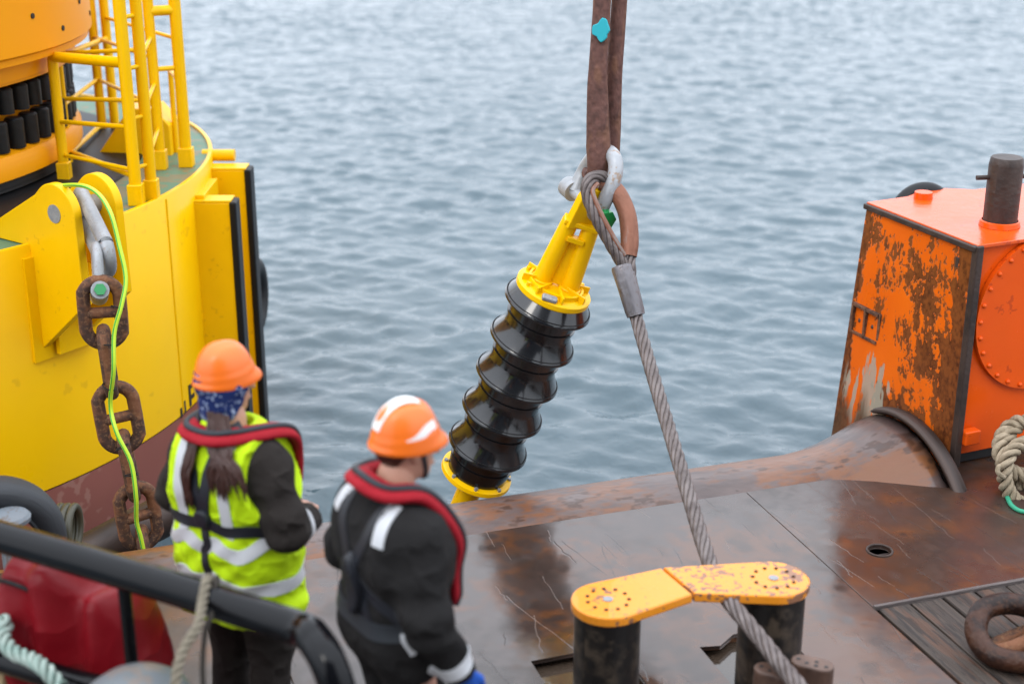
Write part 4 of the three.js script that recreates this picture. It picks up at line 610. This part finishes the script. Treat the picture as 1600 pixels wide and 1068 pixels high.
{ // the person in the black overalls with the sticker-marked helmet
  const s = 0.985, J = { R: { sh: [0.205, 1.35, -0.02], el: [0.31, 1.1, -0.05], wr: [0.315, 0.87, 0.08], hd: [0.02, -1, 0.2], pn: [-0.8, 0, 0.5], kn: [0.12, 0.5, 0.03], an: [0.13, 0.09, -0.02] }, L: { sh: [-0.205, 1.35, -0.02], el: [-0.32, 1.12, -0.02], wr: [-0.22, 0.96, 0.2], hd: [0.6, -0.3, 0.7], pn: [0.4, -0.6, -0.3], kn: [-0.12, 0.5, 0.05], an: [-0.14, 0.09, 0.02] } };
  const P = buildPerson({ label: 'person in black overalls and orange helmet with white stickers, back turned', pos: V(-0.42, 0, -4.66), girth: 1.2, face: 56 * Math.PI / 180, headYaw: 0.12, s, J, headC: [0, 1.6, 0.06], stout: 0.024, sleeve: 0.008, suitMat: PM.black });
  const { o, mx, hc, base, raw } = P, X = a => a.map(mx);
  const hp = new THREE.Group(); hp.name = 'helmet'; o.add(hp); hp.scale.setScalar(0.92); hp.position.set(hc[0], hc[1] + 0.03, hc[2]); hp.rotation.set(-0.06, -0.12, 0.02);
  part('shell', helmetGeo(0.008), PM.helmet, hp);
  const st = phys({ color: rgb(0.82, 0.8, 0.78), roughness: 0.4 });
  const hr = ellip([0, -0.015, 0], [0.113, 0.179, 0.134]);
  part('sticker', ribbon(hr, [[0.0, 0.155, 0.06], [0.0, 0.165, 0.0], [-0.0, 0.14, -0.08], [0, 0.08, -0.13]], 0.066, 0.006, 24), st, hp);
  part('sticker', ribbon(hr, [[-0.125, 0.035, -0.04], [-0.13, 0.045, 0.0], [-0.11, 0.075, 0.06], [-0.07, 0.075, 0.11]], 0.034, 0.004, 20), st, hp);
  part('sticker', ribbon(hr, [[0.115, 0.03, -0.05], [0.12, 0.05, 0.02], [0.1, 0.075, 0.08]], 0.034, 0.004, 20), st, hp);
  const hf = headField(hc, -0.12);
  part('hair', surfaceNet((x, y, z) => Math.max(hf(x, y, z) - 0.011 + 0.006 * noise(x * 60, y * 60, z * 60), (z - hc[2]) + 0.01 - (y - hc[1] - 0.06) * 0.5, hc[1] - 0.11 - y, y - hc[1] - 0.12), [hc[0] - 0.13, hc[1] - 0.15, hc[2] - 0.15], [hc[0] + 0.13, hc[1] + 0.15, hc[2] + 0.1], 0.006), PM.hair, o);
  part('chin_strap', ribbon(hf, [[hc[0] - 0.085, hc[1] + 0.03, hc[2] + 0.02], [hc[0] - 0.075, hc[1] - 0.05, hc[2] + 0.04], [hc[0] - 0.03, hc[1] - 0.12, hc[2] + 0.06], [hc[0] + 0.03, hc[1] - 0.12, hc[2] + 0.06], [hc[0] + 0.08, hc[1], hc[2] + 0.03]], 0.018, 0.004, 40), PM.strap, o);
  lifeCollar(P, s, 0.046, 0.021, base, 0.025);
  // harness: two straps meeting low on the back, waist belt, shoulder and cuff tapes
  part('harness_strap', ribbon(base, X([[0.11, 1.44, -0.04], [0.08, 1.34, -0.13], [0.02, 1.22, -0.14], [0.0, 1.12, -0.13], [-0.02, 1.02, -0.13]]), 0.045), PM.strap, o);
  part('harness_strap', ribbon(base, X([[-0.11, 1.44, -0.04], [-0.085, 1.34, -0.13], [-0.02, 1.22, -0.14], [0.02, 1.12, -0.13], [0.1, 1.0, -0.1]]), 0.045), PM.strap, o);
  part('harness_strap', ribbon(base, X([[0.0, 1.2, -0.14], [0.12, 1.1, -0.1], [0.18, 1.04, -0.02], [0.15, 1.02, 0.1]]), 0.045), PM.strap, o);
  part('back_pad', surfaceNet((x, y, z) => Math.max(raw(x, y, z) - 0.03, -raw(x, y, z) - 0.01, ellip([0.0, 1.14, -0.13], [0.05, 0.13, 0.12])(x, y, z)), [-0.1, 0.95, -0.25], [0.1, 1.32, -0.02], 0.008), PM.strap, o);
  const belt = part('belt', ribbon(base, X([[0.0, 0.99, -0.14], [0.13, 0.985, -0.08], [0.17, 0.98, 0.02], [0.1, 0.98, 0.13], [0, 0.98, 0.15], [-0.1, 0.98, 0.13], [-0.17, 0.98, 0.02], [-0.13, 0.985, -0.08]]), 0.062, 0.006, 80, true), PM.belt, o);
  part('buckle', ribbon(base, X([[0.165, 1.02, -0.02], [0.165, 0.94, -0.02]]), 0.03, 0.014, 8), PM.tape, belt);
  part('reflective_tape', ribbon(base, X([[0.125, 1.45, -0.05], [0.15, 1.38, -0.14], [0.155, 1.34, -0.15]]), 0.06, 0.004, 14), PM.tape, o);
  part('reflective_tape', ribbon(base, X([[-0.115, 1.44, -0.03], [-0.14, 1.39, -0.11], [-0.15, 1.36, -0.13]]), 0.055, 0.004, 14), PM.tape, o);
  for (const k of ['R', 'L']) { const a = V(...mx(J[k].el)).multiply(V(1, s, 1)), b = V(...mx(J[k].wr)).multiply(V(1, s, 1)), m = a.clone().lerp(b, 0.78), d = b.clone().sub(a).normalize(), u = V(0, 0, 1).cross(d).normalize(), v = d.clone().cross(u); part('cuff_tape', ribbon(base, Array.from({ length: 10 }, (_, i) => { const q = m.clone().addScaledVector(u, 0.06 * Math.cos(i / 10 * 6.283)).addScaledVector(v, 0.06 * Math.sin(i / 10 * 6.283)); return [q.x, q.y, q.z]; }), 0.05, 0.004, 36, true), PM.tape, o); }
  P.hands.forEach(h => { const f = field(h, 0.012), w = h[0][0]; part('glove', surfaceNet((x, y, z) => f(x, y, z) - 0.005, w.map(v => v - 0.21), w.map(v => v + 0.21), 0.005), PM.blue, o); });
}
{ // the person in the yellow vest
  const s = 0.94, J = { R: { sh: [0.19, 1.35, -0.02], el: [0.3, 1.12, -0.06], wr: [0.22, 1.04, 0.17], hd: [-0.5, 0.1, 0.8], pn: [-0.3, -0.8, -0.2], kn: [0.11, 0.5, 0.03], an: [0.12, 0.09, -0.02] }, L: { sh: [-0.19, 1.35, -0.02], el: [-0.29, 1.13, -0.02], wr: [-0.16, 1.06, 0.2], hd: [0.5, 0.1, 0.8], pn: [0.3, -0.8, -0.2], kn: [-0.11, 0.5, 0.05], an: [-0.13, 0.09, 0.02] } };
  const P = buildPerson({ label: 'person in yellow high-visibility vest and plain orange helmet with long brown hair', pos: V(-1.11, -0.0, -5.34), girth: 1.12, face: 30 * Math.PI / 180, headYaw: 0.36, s, J, headC: [-0.03, 1.565, 0.02], stout: 0.022, sleeve: 0.012, suitMat: PM.brownblack });
  const { o, mx, hc, base, raw } = P, X = a => a.map(mx), tors = field(bodyBones(J, s, 1.1).slice(0, 5).map(([a, b, p, q]) => [mx(a), mx(b), p + 0.064, q + 0.064]).concat([[[-0.17, 1.36 * s, -0.01], [0.17, 1.36 * s, -0.01], 0.095, 0.095], [[-0.1, 0.66, 0], [0.1, 0.66, 0], 0.19, 0.19]]), 0.06);
  const vf = (x, y, z) => tors(x, y, z) + 0.012 * (noise(x * 9 + 20, y * 11 + 20, z * 9 + 20) - 0.5) + 0.005 * Math.sin((y * 1.3 + x * 1.1) * 42) * step(1.1, 0.95, y);
  const vest = (x, y, z) => Math.max(vf(x, y, z), Math.abs(x) - 0.31 + 0.13 * step(1.0, 1.24, y), 0.61 - y, y - 1.43 - 0.3 * Math.max(0, -z - 0.03) + 0.1 * Math.max(0, z), 0.085 - Math.hypot(x, z * 0.9) - 2 * Math.max(0, 1.36 - y));
  const vm = part('vest', clothUV(surfaceNet(vest, [-0.38, 0.57, -0.36], [0.38, 1.56, 0.36], 0.0105)), PM.hivis, o);
  const band = y => Array.from({ length: 14 }, (_, i) => { const a = i / 14 * 6.283; return [0.17 * Math.sin(a), y, -0.15 * Math.cos(a)]; });
  part('reflective_band', ribbon(vf, band(0.96), 0.058, 0.004, 90, true), PM.tape, vm);
  part('reflective_band', ribbon(vf, band(0.83), 0.058, 0.004, 90, true), PM.tape, vm);
  for (const g of [-1, 1]) part('reflective_band', ribbon(vf, X([[g * 0.1, 1.4, -0.08], [g * 0.105, 1.32, -0.15], [g * 0.11, 1.18, -0.17], [g * 0.11, 1.01, -0.16]]), 0.052, 0.004, 30), PM.tape, vm);
  part('harness_strap', ribbon(vf, X([[0.075, 1.43, -0.04], [0.06, 1.35, -0.13], [0.015, 1.16, -0.16], [0, 1.08, -0.16], [-0.08, 1.05, -0.14], [-0.18, 1.03, -0.05], [-0.18, 1.02, 0.08]]), 0.045, 0.008, 60), PM.strap, o);
  part('harness_strap', ribbon(vf, X([[-0.075, 1.43, -0.04], [-0.06, 1.35, -0.13], [-0.015, 1.16, -0.16], [0, 1.08, -0.16], [0.08, 1.05, -0.15], [0.18, 1.04, -0.05], [0.18, 1.02, 0.08]]), 0.045, 0.008, 60), PM.strap, o);
  part('harness_strap', ribbon(vf, X([[0, 1.09, -0.16], [0.005, 0.96, -0.16], [0.0, 0.84, -0.16], [0.03, 0.77, -0.15]]), 0.034, 0.008, 40), PM.strap, o);
  part('harness_ring', surfaceNet((x, y, z) => Math.max(Math.abs(vf(x, y, z) - 0.012) - 0.012, ellip([0, 1.085, -0.17], [0.042, 0.046, 0.08])(x, y, z)), [-0.07, 1.0, -0.27], [0.07, 1.17, -0.08], 0.006), PM.strap, o);
  const hp = new THREE.Group(); hp.name = 'helmet'; o.add(hp); hp.scale.setScalar(0.91); hp.position.set(hc[0], hc[1] + 0.035, hc[2]); hp.rotation.set(-0.1, -0.36, 0);
  part('shell', helmetGeo(0.004), PM.helmet, hp);
  const hf = headField(hc, -0.36), buff = tex(256, 128, (u, v) => { const n = tfbm(u, v, 12, 2, 7), m = tfbm(u, v, 22, 2, 3); return lerp3([0.012, 0.025, 0.11], [0.3, 0.36, 0.5], step(0.6, 0.7, n) * step(0.4, 0.55, m)); });
  part('neck_scarf', boxUV(surfaceNet((x, y, z) => Math.max(Math.min(hf(x, y, z), capsule([hc[0], hc[1] - 0.14, hc[2] - 0.025], [hc[0], hc[1], hc[2] - 0.02], 0.07, 0.082)(x, y, z)) - 0.014 - 0.006 * noise(x * 30, y * 50, z * 30), (z - hc[2]) - 0.02 - (y - hc[1] + 0.02) * 0.9, hc[1] - 0.105 + 0.1 * (z - hc[2]) - y, y - hc[1] - 0.08), [hc[0] - 0.13, hc[1] - 0.15, hc[2] - 0.15], [hc[0] + 0.13, hc[1] + 0.11, hc[2] + 0.13], 0.006), 6), cloth([1, 1, 1], { map: buff }), o);
  lifeCollar(P, s, 0.046, 0.021, (x, y, z) => Math.min(base(x, y, z), vf(x, y, z)), -0.045);
  // long hair: wavy locks falling from under the scarf, over the collar
  const R = rng(31), locks = [];
  const lie = (x, y, z) => Math.min(vf(x, y, z), base(x, y, z));
  for (let i = 0; i < 96; i++) {
    const pts = [], ph = R() * 6.28, j = R() - 0.5, j2 = R() - 0.5, sideR = i % 4;
    // most of it falls from under the scarf over the right shoulder, the rest down the back below the collar
    const key = sideR ? [[0.035 + 0.07 * j, hc[1] - 0.075, -0.085 + 0.01 * j2], [0.06 + 0.09 * j, hc[1] - 0.14, -0.135 + 0.02 * j2], [0.085 + 0.1 * j, hc[1] - 0.2, -0.165 + 0.02 * j2], [0.115 + 0.1 * j2, hc[1] - 0.255, -0.15 + 0.02 * j2], [0.13 + 0.12 * j2, hc[1] - 0.3 - 0.07 * R(), -0.13]]
      : [[-0.035 + 0.03 * j, 1.37, -0.12], [-0.045 + 0.035 * j, 1.31, -0.17], [-0.05 + 0.04 * j, 1.25, -0.18], [-0.045 + 0.04 * j2, 1.17 - 0.06 * R(), -0.18]];
    key.forEach((q, k) => { let v = V(...mx(q)).add(V(0.009 * Math.sin(k * 1.7 + ph), 0, 0)); const f = lie(v.x, v.y, v.z); if (f < 0.016) v = settle(lie, v, 0.014 + 0.014 * R()); pts.push(v); });
    const c = curve(pts), n = 20, m = 5, g = new THREE.TubeGeometry(c, n, 1, m), pp = g.attributes.position; const ctr = c.getSpacedPoints(n);
    for (let j = 0; j <= n; j++) { const rr = 0.0085 * Math.pow(Math.sin(Math.PI * (0.25 + 0.74 * j / n)), 0.7); for (let e = 0; e <= m; e++) { const id = j * (m + 1) + e, q = V().fromBufferAttribute(pp, id).sub(ctr[j]).multiplyScalar(rr).add(ctr[j]); pp.setXYZ(id, q.x, q.y, q.z); } }
    g.computeVertexNormals(); locks.push(g);
  }
  part('hair', locks, PM.hair, o);
  for (const k of ['R', 'L']) { const a = V(...mx(J[k].el)).multiply(V(1, s, 1)), b = V(...mx(J[k].wr)).multiply(V(1, s, 1)), m = a.clone().lerp(b, 0.4), d = b.clone().sub(a).normalize(), u = V(0, 1, 0).cross(d).normalize(), v = d.clone().cross(u); part('cuff_tape', ribbon(base, Array.from({ length: 10 }, (_, i) => { const q = m.clone().addScaledVector(u, 0.07 * Math.cos(i / 10 * 6.283)).addScaledVector(v, 0.07 * Math.sin(i / 10 * 6.283)); return [q.x, q.y, q.z]; }), 0.05, 0.004, 36, true), PM.tape, o); }
}

// ---------------------------------------------------------------- small things on deck
{ // black tubular guard rail
  const o = thing('deck_guard_rail', 'thick black painted tubular rail sloping down behind the red bag', 'rail');
  const y = 1.12, A = atY(-260, 765, y), A1 = atY(0, 838, y), B = atY(250, 912, y), Cc = atY(470, 984, y), r = 0.06;
  const e1 = atD(492, 1000, 4.82), e2 = atD(525, 1068, 4.75), dn = e2.clone().sub(e1).normalize();
  const foot = V(e2.x + 0.22, 0, e2.z + 0.05);
  part('top_rail', new THREE.TubeGeometry(curve([A, A1, B, atY(420, 966, y), Cc, e1, e2, e2.clone().lerp(foot, 0.5), foot]), 120, r, 20), M.blackpaint, o);
  const pp = atY(191, 893, y);
  part('post', rod(pp.clone().setY(0.0), pp, 0.024), M.blackpaint, o);
  const pp2 = atY(-200, 785, y); part('post', rod(pp2.clone().setY(0), pp2, 0.03), M.blackpaint, o);
  part('lower_rail', new THREE.TubeGeometry(curve([A.clone().setY(0.55), atY(0, 1030, 0.62), atY(120, 1066, 0.6), atY(300, 1110, 0.6), Cc.clone().setY(0.55)]), 60, 0.05, 16), M.blackpaint, o);
}
{ // red bag
  const W = [atD(5, 870, 5.75), atD(235, 960, 5.7)], c = W[0].clone().lerp(W[1], 0.5), f0 = V(W[1].x - W[0].x, 0, W[1].z - W[0].z), w = f0.length() / 2;
  const o = new THREE.Group(), g = surfaceNet((x, y, z) => {
    const t = clamp(y / 1.05), k = noise(x * 5 + 9, y * 3 + 9, z * 5 + 9) - 0.5, hw = w * (0.78 + 0.4 * (1 - t)) , slope = 1.0 - 0.2 * step(-0.2, 0.45, x);
    const folds = 0.024 * Math.sin(x * 24 + 6 * noise(x * 4 + 3, y * 2 + 3, z * 4) + y * 5) * step(0.1, 0.6, y) + 0.02 * k;
    const X = Math.abs(x) - hw, Z = Math.abs(z) - 0.17 * (0.8 + 0.5 * (1 - t)); const d = smax(smax(X, Z, 0.09), y - slope + 0.1 * Math.abs(z), 0.07); return Math.max(d + folds, 0.004 - y);
  }, [-0.62, -0.02, -0.42], [0.62, 1.16, 0.42], 0.017);
  const b = thing('red_bag', 'glossy dark red fabric bag standing behind the black rail', 'bag', V(c.x + 0.0, 0, c.z)); b.rotation.y = -Math.atan2(f0.z, f0.x);
  part('sack', boxUV(g, 1.1), phys({ color: rgb(0.2, 0.002, 0.007), roughness: 0.48, specularIntensity: 0.6, bumpMap: crease, bumpScale: 0.014 }), b);
  part('draw_cord', tube([V(-0.3, 0.9, 0.1), V(-0.2, 0.92, 0.14), V(-0.05, 0.88, 0.15)], 0.008, 20, 8), M.rubber, b);
}
function smax(a, b, k) { return -smin(-a, -b, k); }
{ // grey mushroom ventilator
  const c = atY(212, 1076, 0.86), o = thing('mushroom_vent', 'grey domed mushroom ventilator in front of the red bag', 'ventilator', V(c.x, 0, c.z));
  const gm = painted([0.13, 0.145, 0.155], [0.2, 0.15, 0.12], 0.6, 0.5, 33, 0.62);
  part('cap', boxUV(lathe([[0, 0.91], [0.07, 0.905], [0.13, 0.885], [0.175, 0.85], [0.195, 0.81], [0.195, 0.77], [0.18, 0.765], [0, 0.765]], 48)), gm, o); part('stem', boxUV(lathe([[0.1, 0.77], [0.1, 0.03], [0.15, 0.03], [0.15, 0], [0, 0]], 32)), gm, o);
  // thin tan rope made fast to the rail
  const rp = thing('lashing_rope', 'thin tan rope hanging from the black rail', 'rope'), tan = std({ color: rgb(0.22, 0.19, 0.14), roughness: 0.9 });
  const y = 1.12, kp = atY(318, 932, y);
  ropeStrands('strand', [kp.clone().add(V(0.02, -0.06, -0.08)), kp.clone().add(V(0.02, 0.07, 0.0)), kp.clone().add(V(0.015, 0.03, 0.085)), atD(310, 975, 4.95), atD(288, 1012, 4.9), atD(276, 1050, 4.86), atD(272, 1100, 4.84), atD(268, 1200, 4.84)], 0.018, 0.09, 90, rp, tan, 3);
  const rp2 = thing('lashing_rope', 'thin dark rope end hanging from the black rail beside the tan rope', 'rope');
  ropeStrands('strand', [kp.clone().add(V(0.03, -0.02, -0.08)), kp.clone().add(V(0.05, 0.075, 0)), kp.clone().add(V(0.05, 0.0, 0.09)), atD(321, 985, 4.98), atD(316, 1040, 4.98), atD(320, 1110, 4.98)], 0.01, 0.06, 80, rp2, M.rope2 = std({ color: rgb(0.05, 0.042, 0.034), roughness: 0.9 }), 3);
}
{ // tyre and small bollard at the deck side
  const c = atY(-8, 848, 0.34), o = thing('rubber_tyre', 'worn black tyre standing at the deck side before the yellow float', 'tyre', c);
  o.rotation.y = 0.35;
  part('tread', lathe([[0.21, -0.085], [0.25, -0.105], [0.3, -0.1], [0.325, -0.075], [0.335, -0.03], [0.335, 0.03], [0.325, 0.075], [0.3, 0.1], [0.25, 0.105], [0.21, 0.085], [0.2, 0], [0.21, -0.085]], 72).rotateX(Math.PI / 2), M.tyreM = phys({ color: rgb(0.016, 0.018, 0.022), roughness: 0.6, bumpMap: grainBump, bumpScale: 0.002 }), o);
  part('bead', new THREE.TorusGeometry(0.215, 0.012, 10, 60).translate(0, 0, 0.092), M.tyreM, o);
  const hb = atY(14, 806, 0.56), b = thing('mooring_bitt', 'small grey mooring bitt with a flat cap before the black tyre', 'bitt', V(hb.x, 0, hb.z));
  const gm = painted([0.16, 0.18, 0.2], [0.12, 0.08, 0.06], 0.6, 0.45, 35, 0.6);
  part('cap', lathe([[0, 0.575], [0.085, 0.57], [0.098, 0.555], [0.095, 0.535], [0.05, 0.525], [0, 0.525]], 36), gm, b); part('column', lathe([[0.055, 0.53], [0.06, 0.05], [0.12, 0.03], [0.12, 0], [0, 0]], 32), gm, b);
  const hz = thing('hose_coil', 'dark coiled hose lying against the black tyre', 'hose'), c2 = atY(92, 822, 0.2), pts = [];
  for (let i = 0; i <= 60; i++) { const a = i / 60 * 6.283 * 3.5; pts.push(V(c2.x + 0.03 + 0.035 * (i / 60 * 3.5 - 1.5), c2.y - 0.02 + 0.13 * Math.cos(a), c2.z + 0.02 + 0.13 * Math.sin(a))); }
  part('hose', tube(pts, 0.02, 240, 10), phys({ color: rgb(0.045, 0.04, 0.022), roughness: 0.45 }), hz);
  const bar = thing('pipe_fender', 'dark rusty pipe between the stern roller and the yellow float', 'pipe'); part('pipe', boxUV(tube([atD(60, 905, 8.75), atD(150, 860, 8.8), atD(230, 818, 8.95), atD(285, 795, 9.05), atD(330, 800, 9.1)], 0.13, 40, 20), 1), M.darksteel, bar);
}
{ // green-white hawser and tan canvas in the corner
  const gw = std({ map: tex(128, 128, (u, v) => lerp3([0.16, 0.27, 0.23], [0.42, 0.48, 0.43], tfbm(u, v, 9, 3, 3)), true), roughness: 0.85 });
  const o = thing('mooring_hawser', 'pale green twisted hawser flaked beside the red bag', 'rope');
  ropeStrands('strand', [atD(-60, 1000, 5.6), atD(-20, 975, 5.6), atD(8, 972, 5.6), atD(4, 995, 5.56), atD(20, 1018, 5.52), atD(48, 1030, 5.48), atD(70, 1045, 5.42), atD(95, 1075, 5.4)].map(p => p), 0.03, 0.12, 90, o, gw, 3);
  const rk = thing('rope_bin', 'rusty steel rope bin beside the red bag', 'bin'), bc = atD(-40, 1010, 5.85);
  part('wall_plate', boxUV(rbox(0.36, 0.74, 0.4, 0.02, bc.x - 0.1, 0.372, bc.z), 1), M.rust, rk);
  solo('canvas_cover', surfaceNet((x, y, z) => ellip([0, 0.2, 0], [0.16, 0.3, 0.14])(x, y, z) + 0.03 * noise(x * 20 + 5, y * 20 + 5, z * 20 + 5), [-0.2, -0.2, -0.2], [0.2, 0.6, 0.2], 0.012).translate(atY(-5, 1075, 0.45).x, 0.1, atY(-5, 1075, 0.45).z), std({ color: rgb(0.42, 0.31, 0.17), roughness: 0.9 }), 'crumpled tan canvas bundle beneath the black rail', 'canvas');
}
{ // coil of rope on the housing face, green line, big shackle on the planks
  const jute = std({ map: tex(128, 128, (u, v) => lerp3([0.2, 0.155, 0.1], [0.42, 0.34, 0.24], tfbm(u, v, 9, 4, 13))), roughness: 0.9, bumpMap: grainBump, bumpScale: 0.004 });
  const o = thing('rope_coil', 'coil of thick tan rope hanging against the orange housing', 'rope coil');
  const loops = [[1602, 700, 40, 42, 8.42], [1606, 740, 36, 48, 8.36], [1612, 712, 46, 52, 8.48]];
  for (const [u, v, a, b, d] of loops) { const pts = Array.from({ length: 18 }, (_, i) => { const t = i / 18 * 6.283; return atD(u + a * Math.cos(t), v + b * Math.sin(t), d + 0.04 * Math.sin(t * 2 + u)); }); ropeStrands('strand', pts, 0.043, 0.17, 90, o, jute, 3, true); }
  part('rope_end', tube([atD(1575, 735, 8.34), atD(1562, 728, 8.3), atD(1560, 738, 8.28), atD(1570, 745, 8.3)], 0.014, 24, 8), jute, o);
  const g = solo('green_line', tube([atY(1574, 776, 0.012), atY(1582, 790, 0.012), atY(1600, 799, 0.012), atY(1640, 800, 0.012)], 0.013, 40, 8), std({ color: rgb(0.03, 0.3, 0.17), roughness: 0.6 }), 'thin green line lying on the deck under the rope coil', 'line');
  const bs = thing('deck_shackle', 'large dark steel shackle lying on the wooden planks', 'shackle'), c = atY(1568, 1004, 0.05);
  const dk = phys({ map: rustMap, color: rgb(0.3, 0.27, 0.3), roughness: 0.5, specularIntensity: 0.6, bumpMap: grainBump, bumpScale: 0.005 });
  part('bow', boxUV(tube([V(0.2, 0.06, 0.17), V(0.06, 0.055, 0.18), V(-0.09, 0.06, 0.12), V(-0.13, 0.1, 0), V(-0.07, 0.15, -0.12), V(0.06, 0.16, -0.17), V(0.2, 0.14, -0.15)].map(p => p.add(V(c.x, 0, c.z))), 0.052, 60, 16), 2), dk, bs);
  part('pin', rod(V(c.x + 0.2, 0.07, c.z + 0.26), V(c.x + 0.2, 0.13, c.z - 0.24), 0.05), dk, bs);
  const ch = thing('deck_chain', 'short rusty chain end lying by the large dark shackle', 'chain'), lg = boxUV(tube(LINK(0.36, 0.23, 0.036), 0.036, 64, 12, true), 2);
  [[0.06, 0.06, 0.0, 0.4, 0.3], [0.24, 0.1, 0.03, 1.2, 0], [0.42, 0.06, 0.1, 0.3, 0.6]].forEach(([x, y, z, t, r]) => { const m = part('link', lg, M.rust, ch); m.position.set(c.x + x, y, c.z + z); m.rotation.set(Math.PI / 2 - t, r, 1.2); });
}

renderer.render(scene, camera);
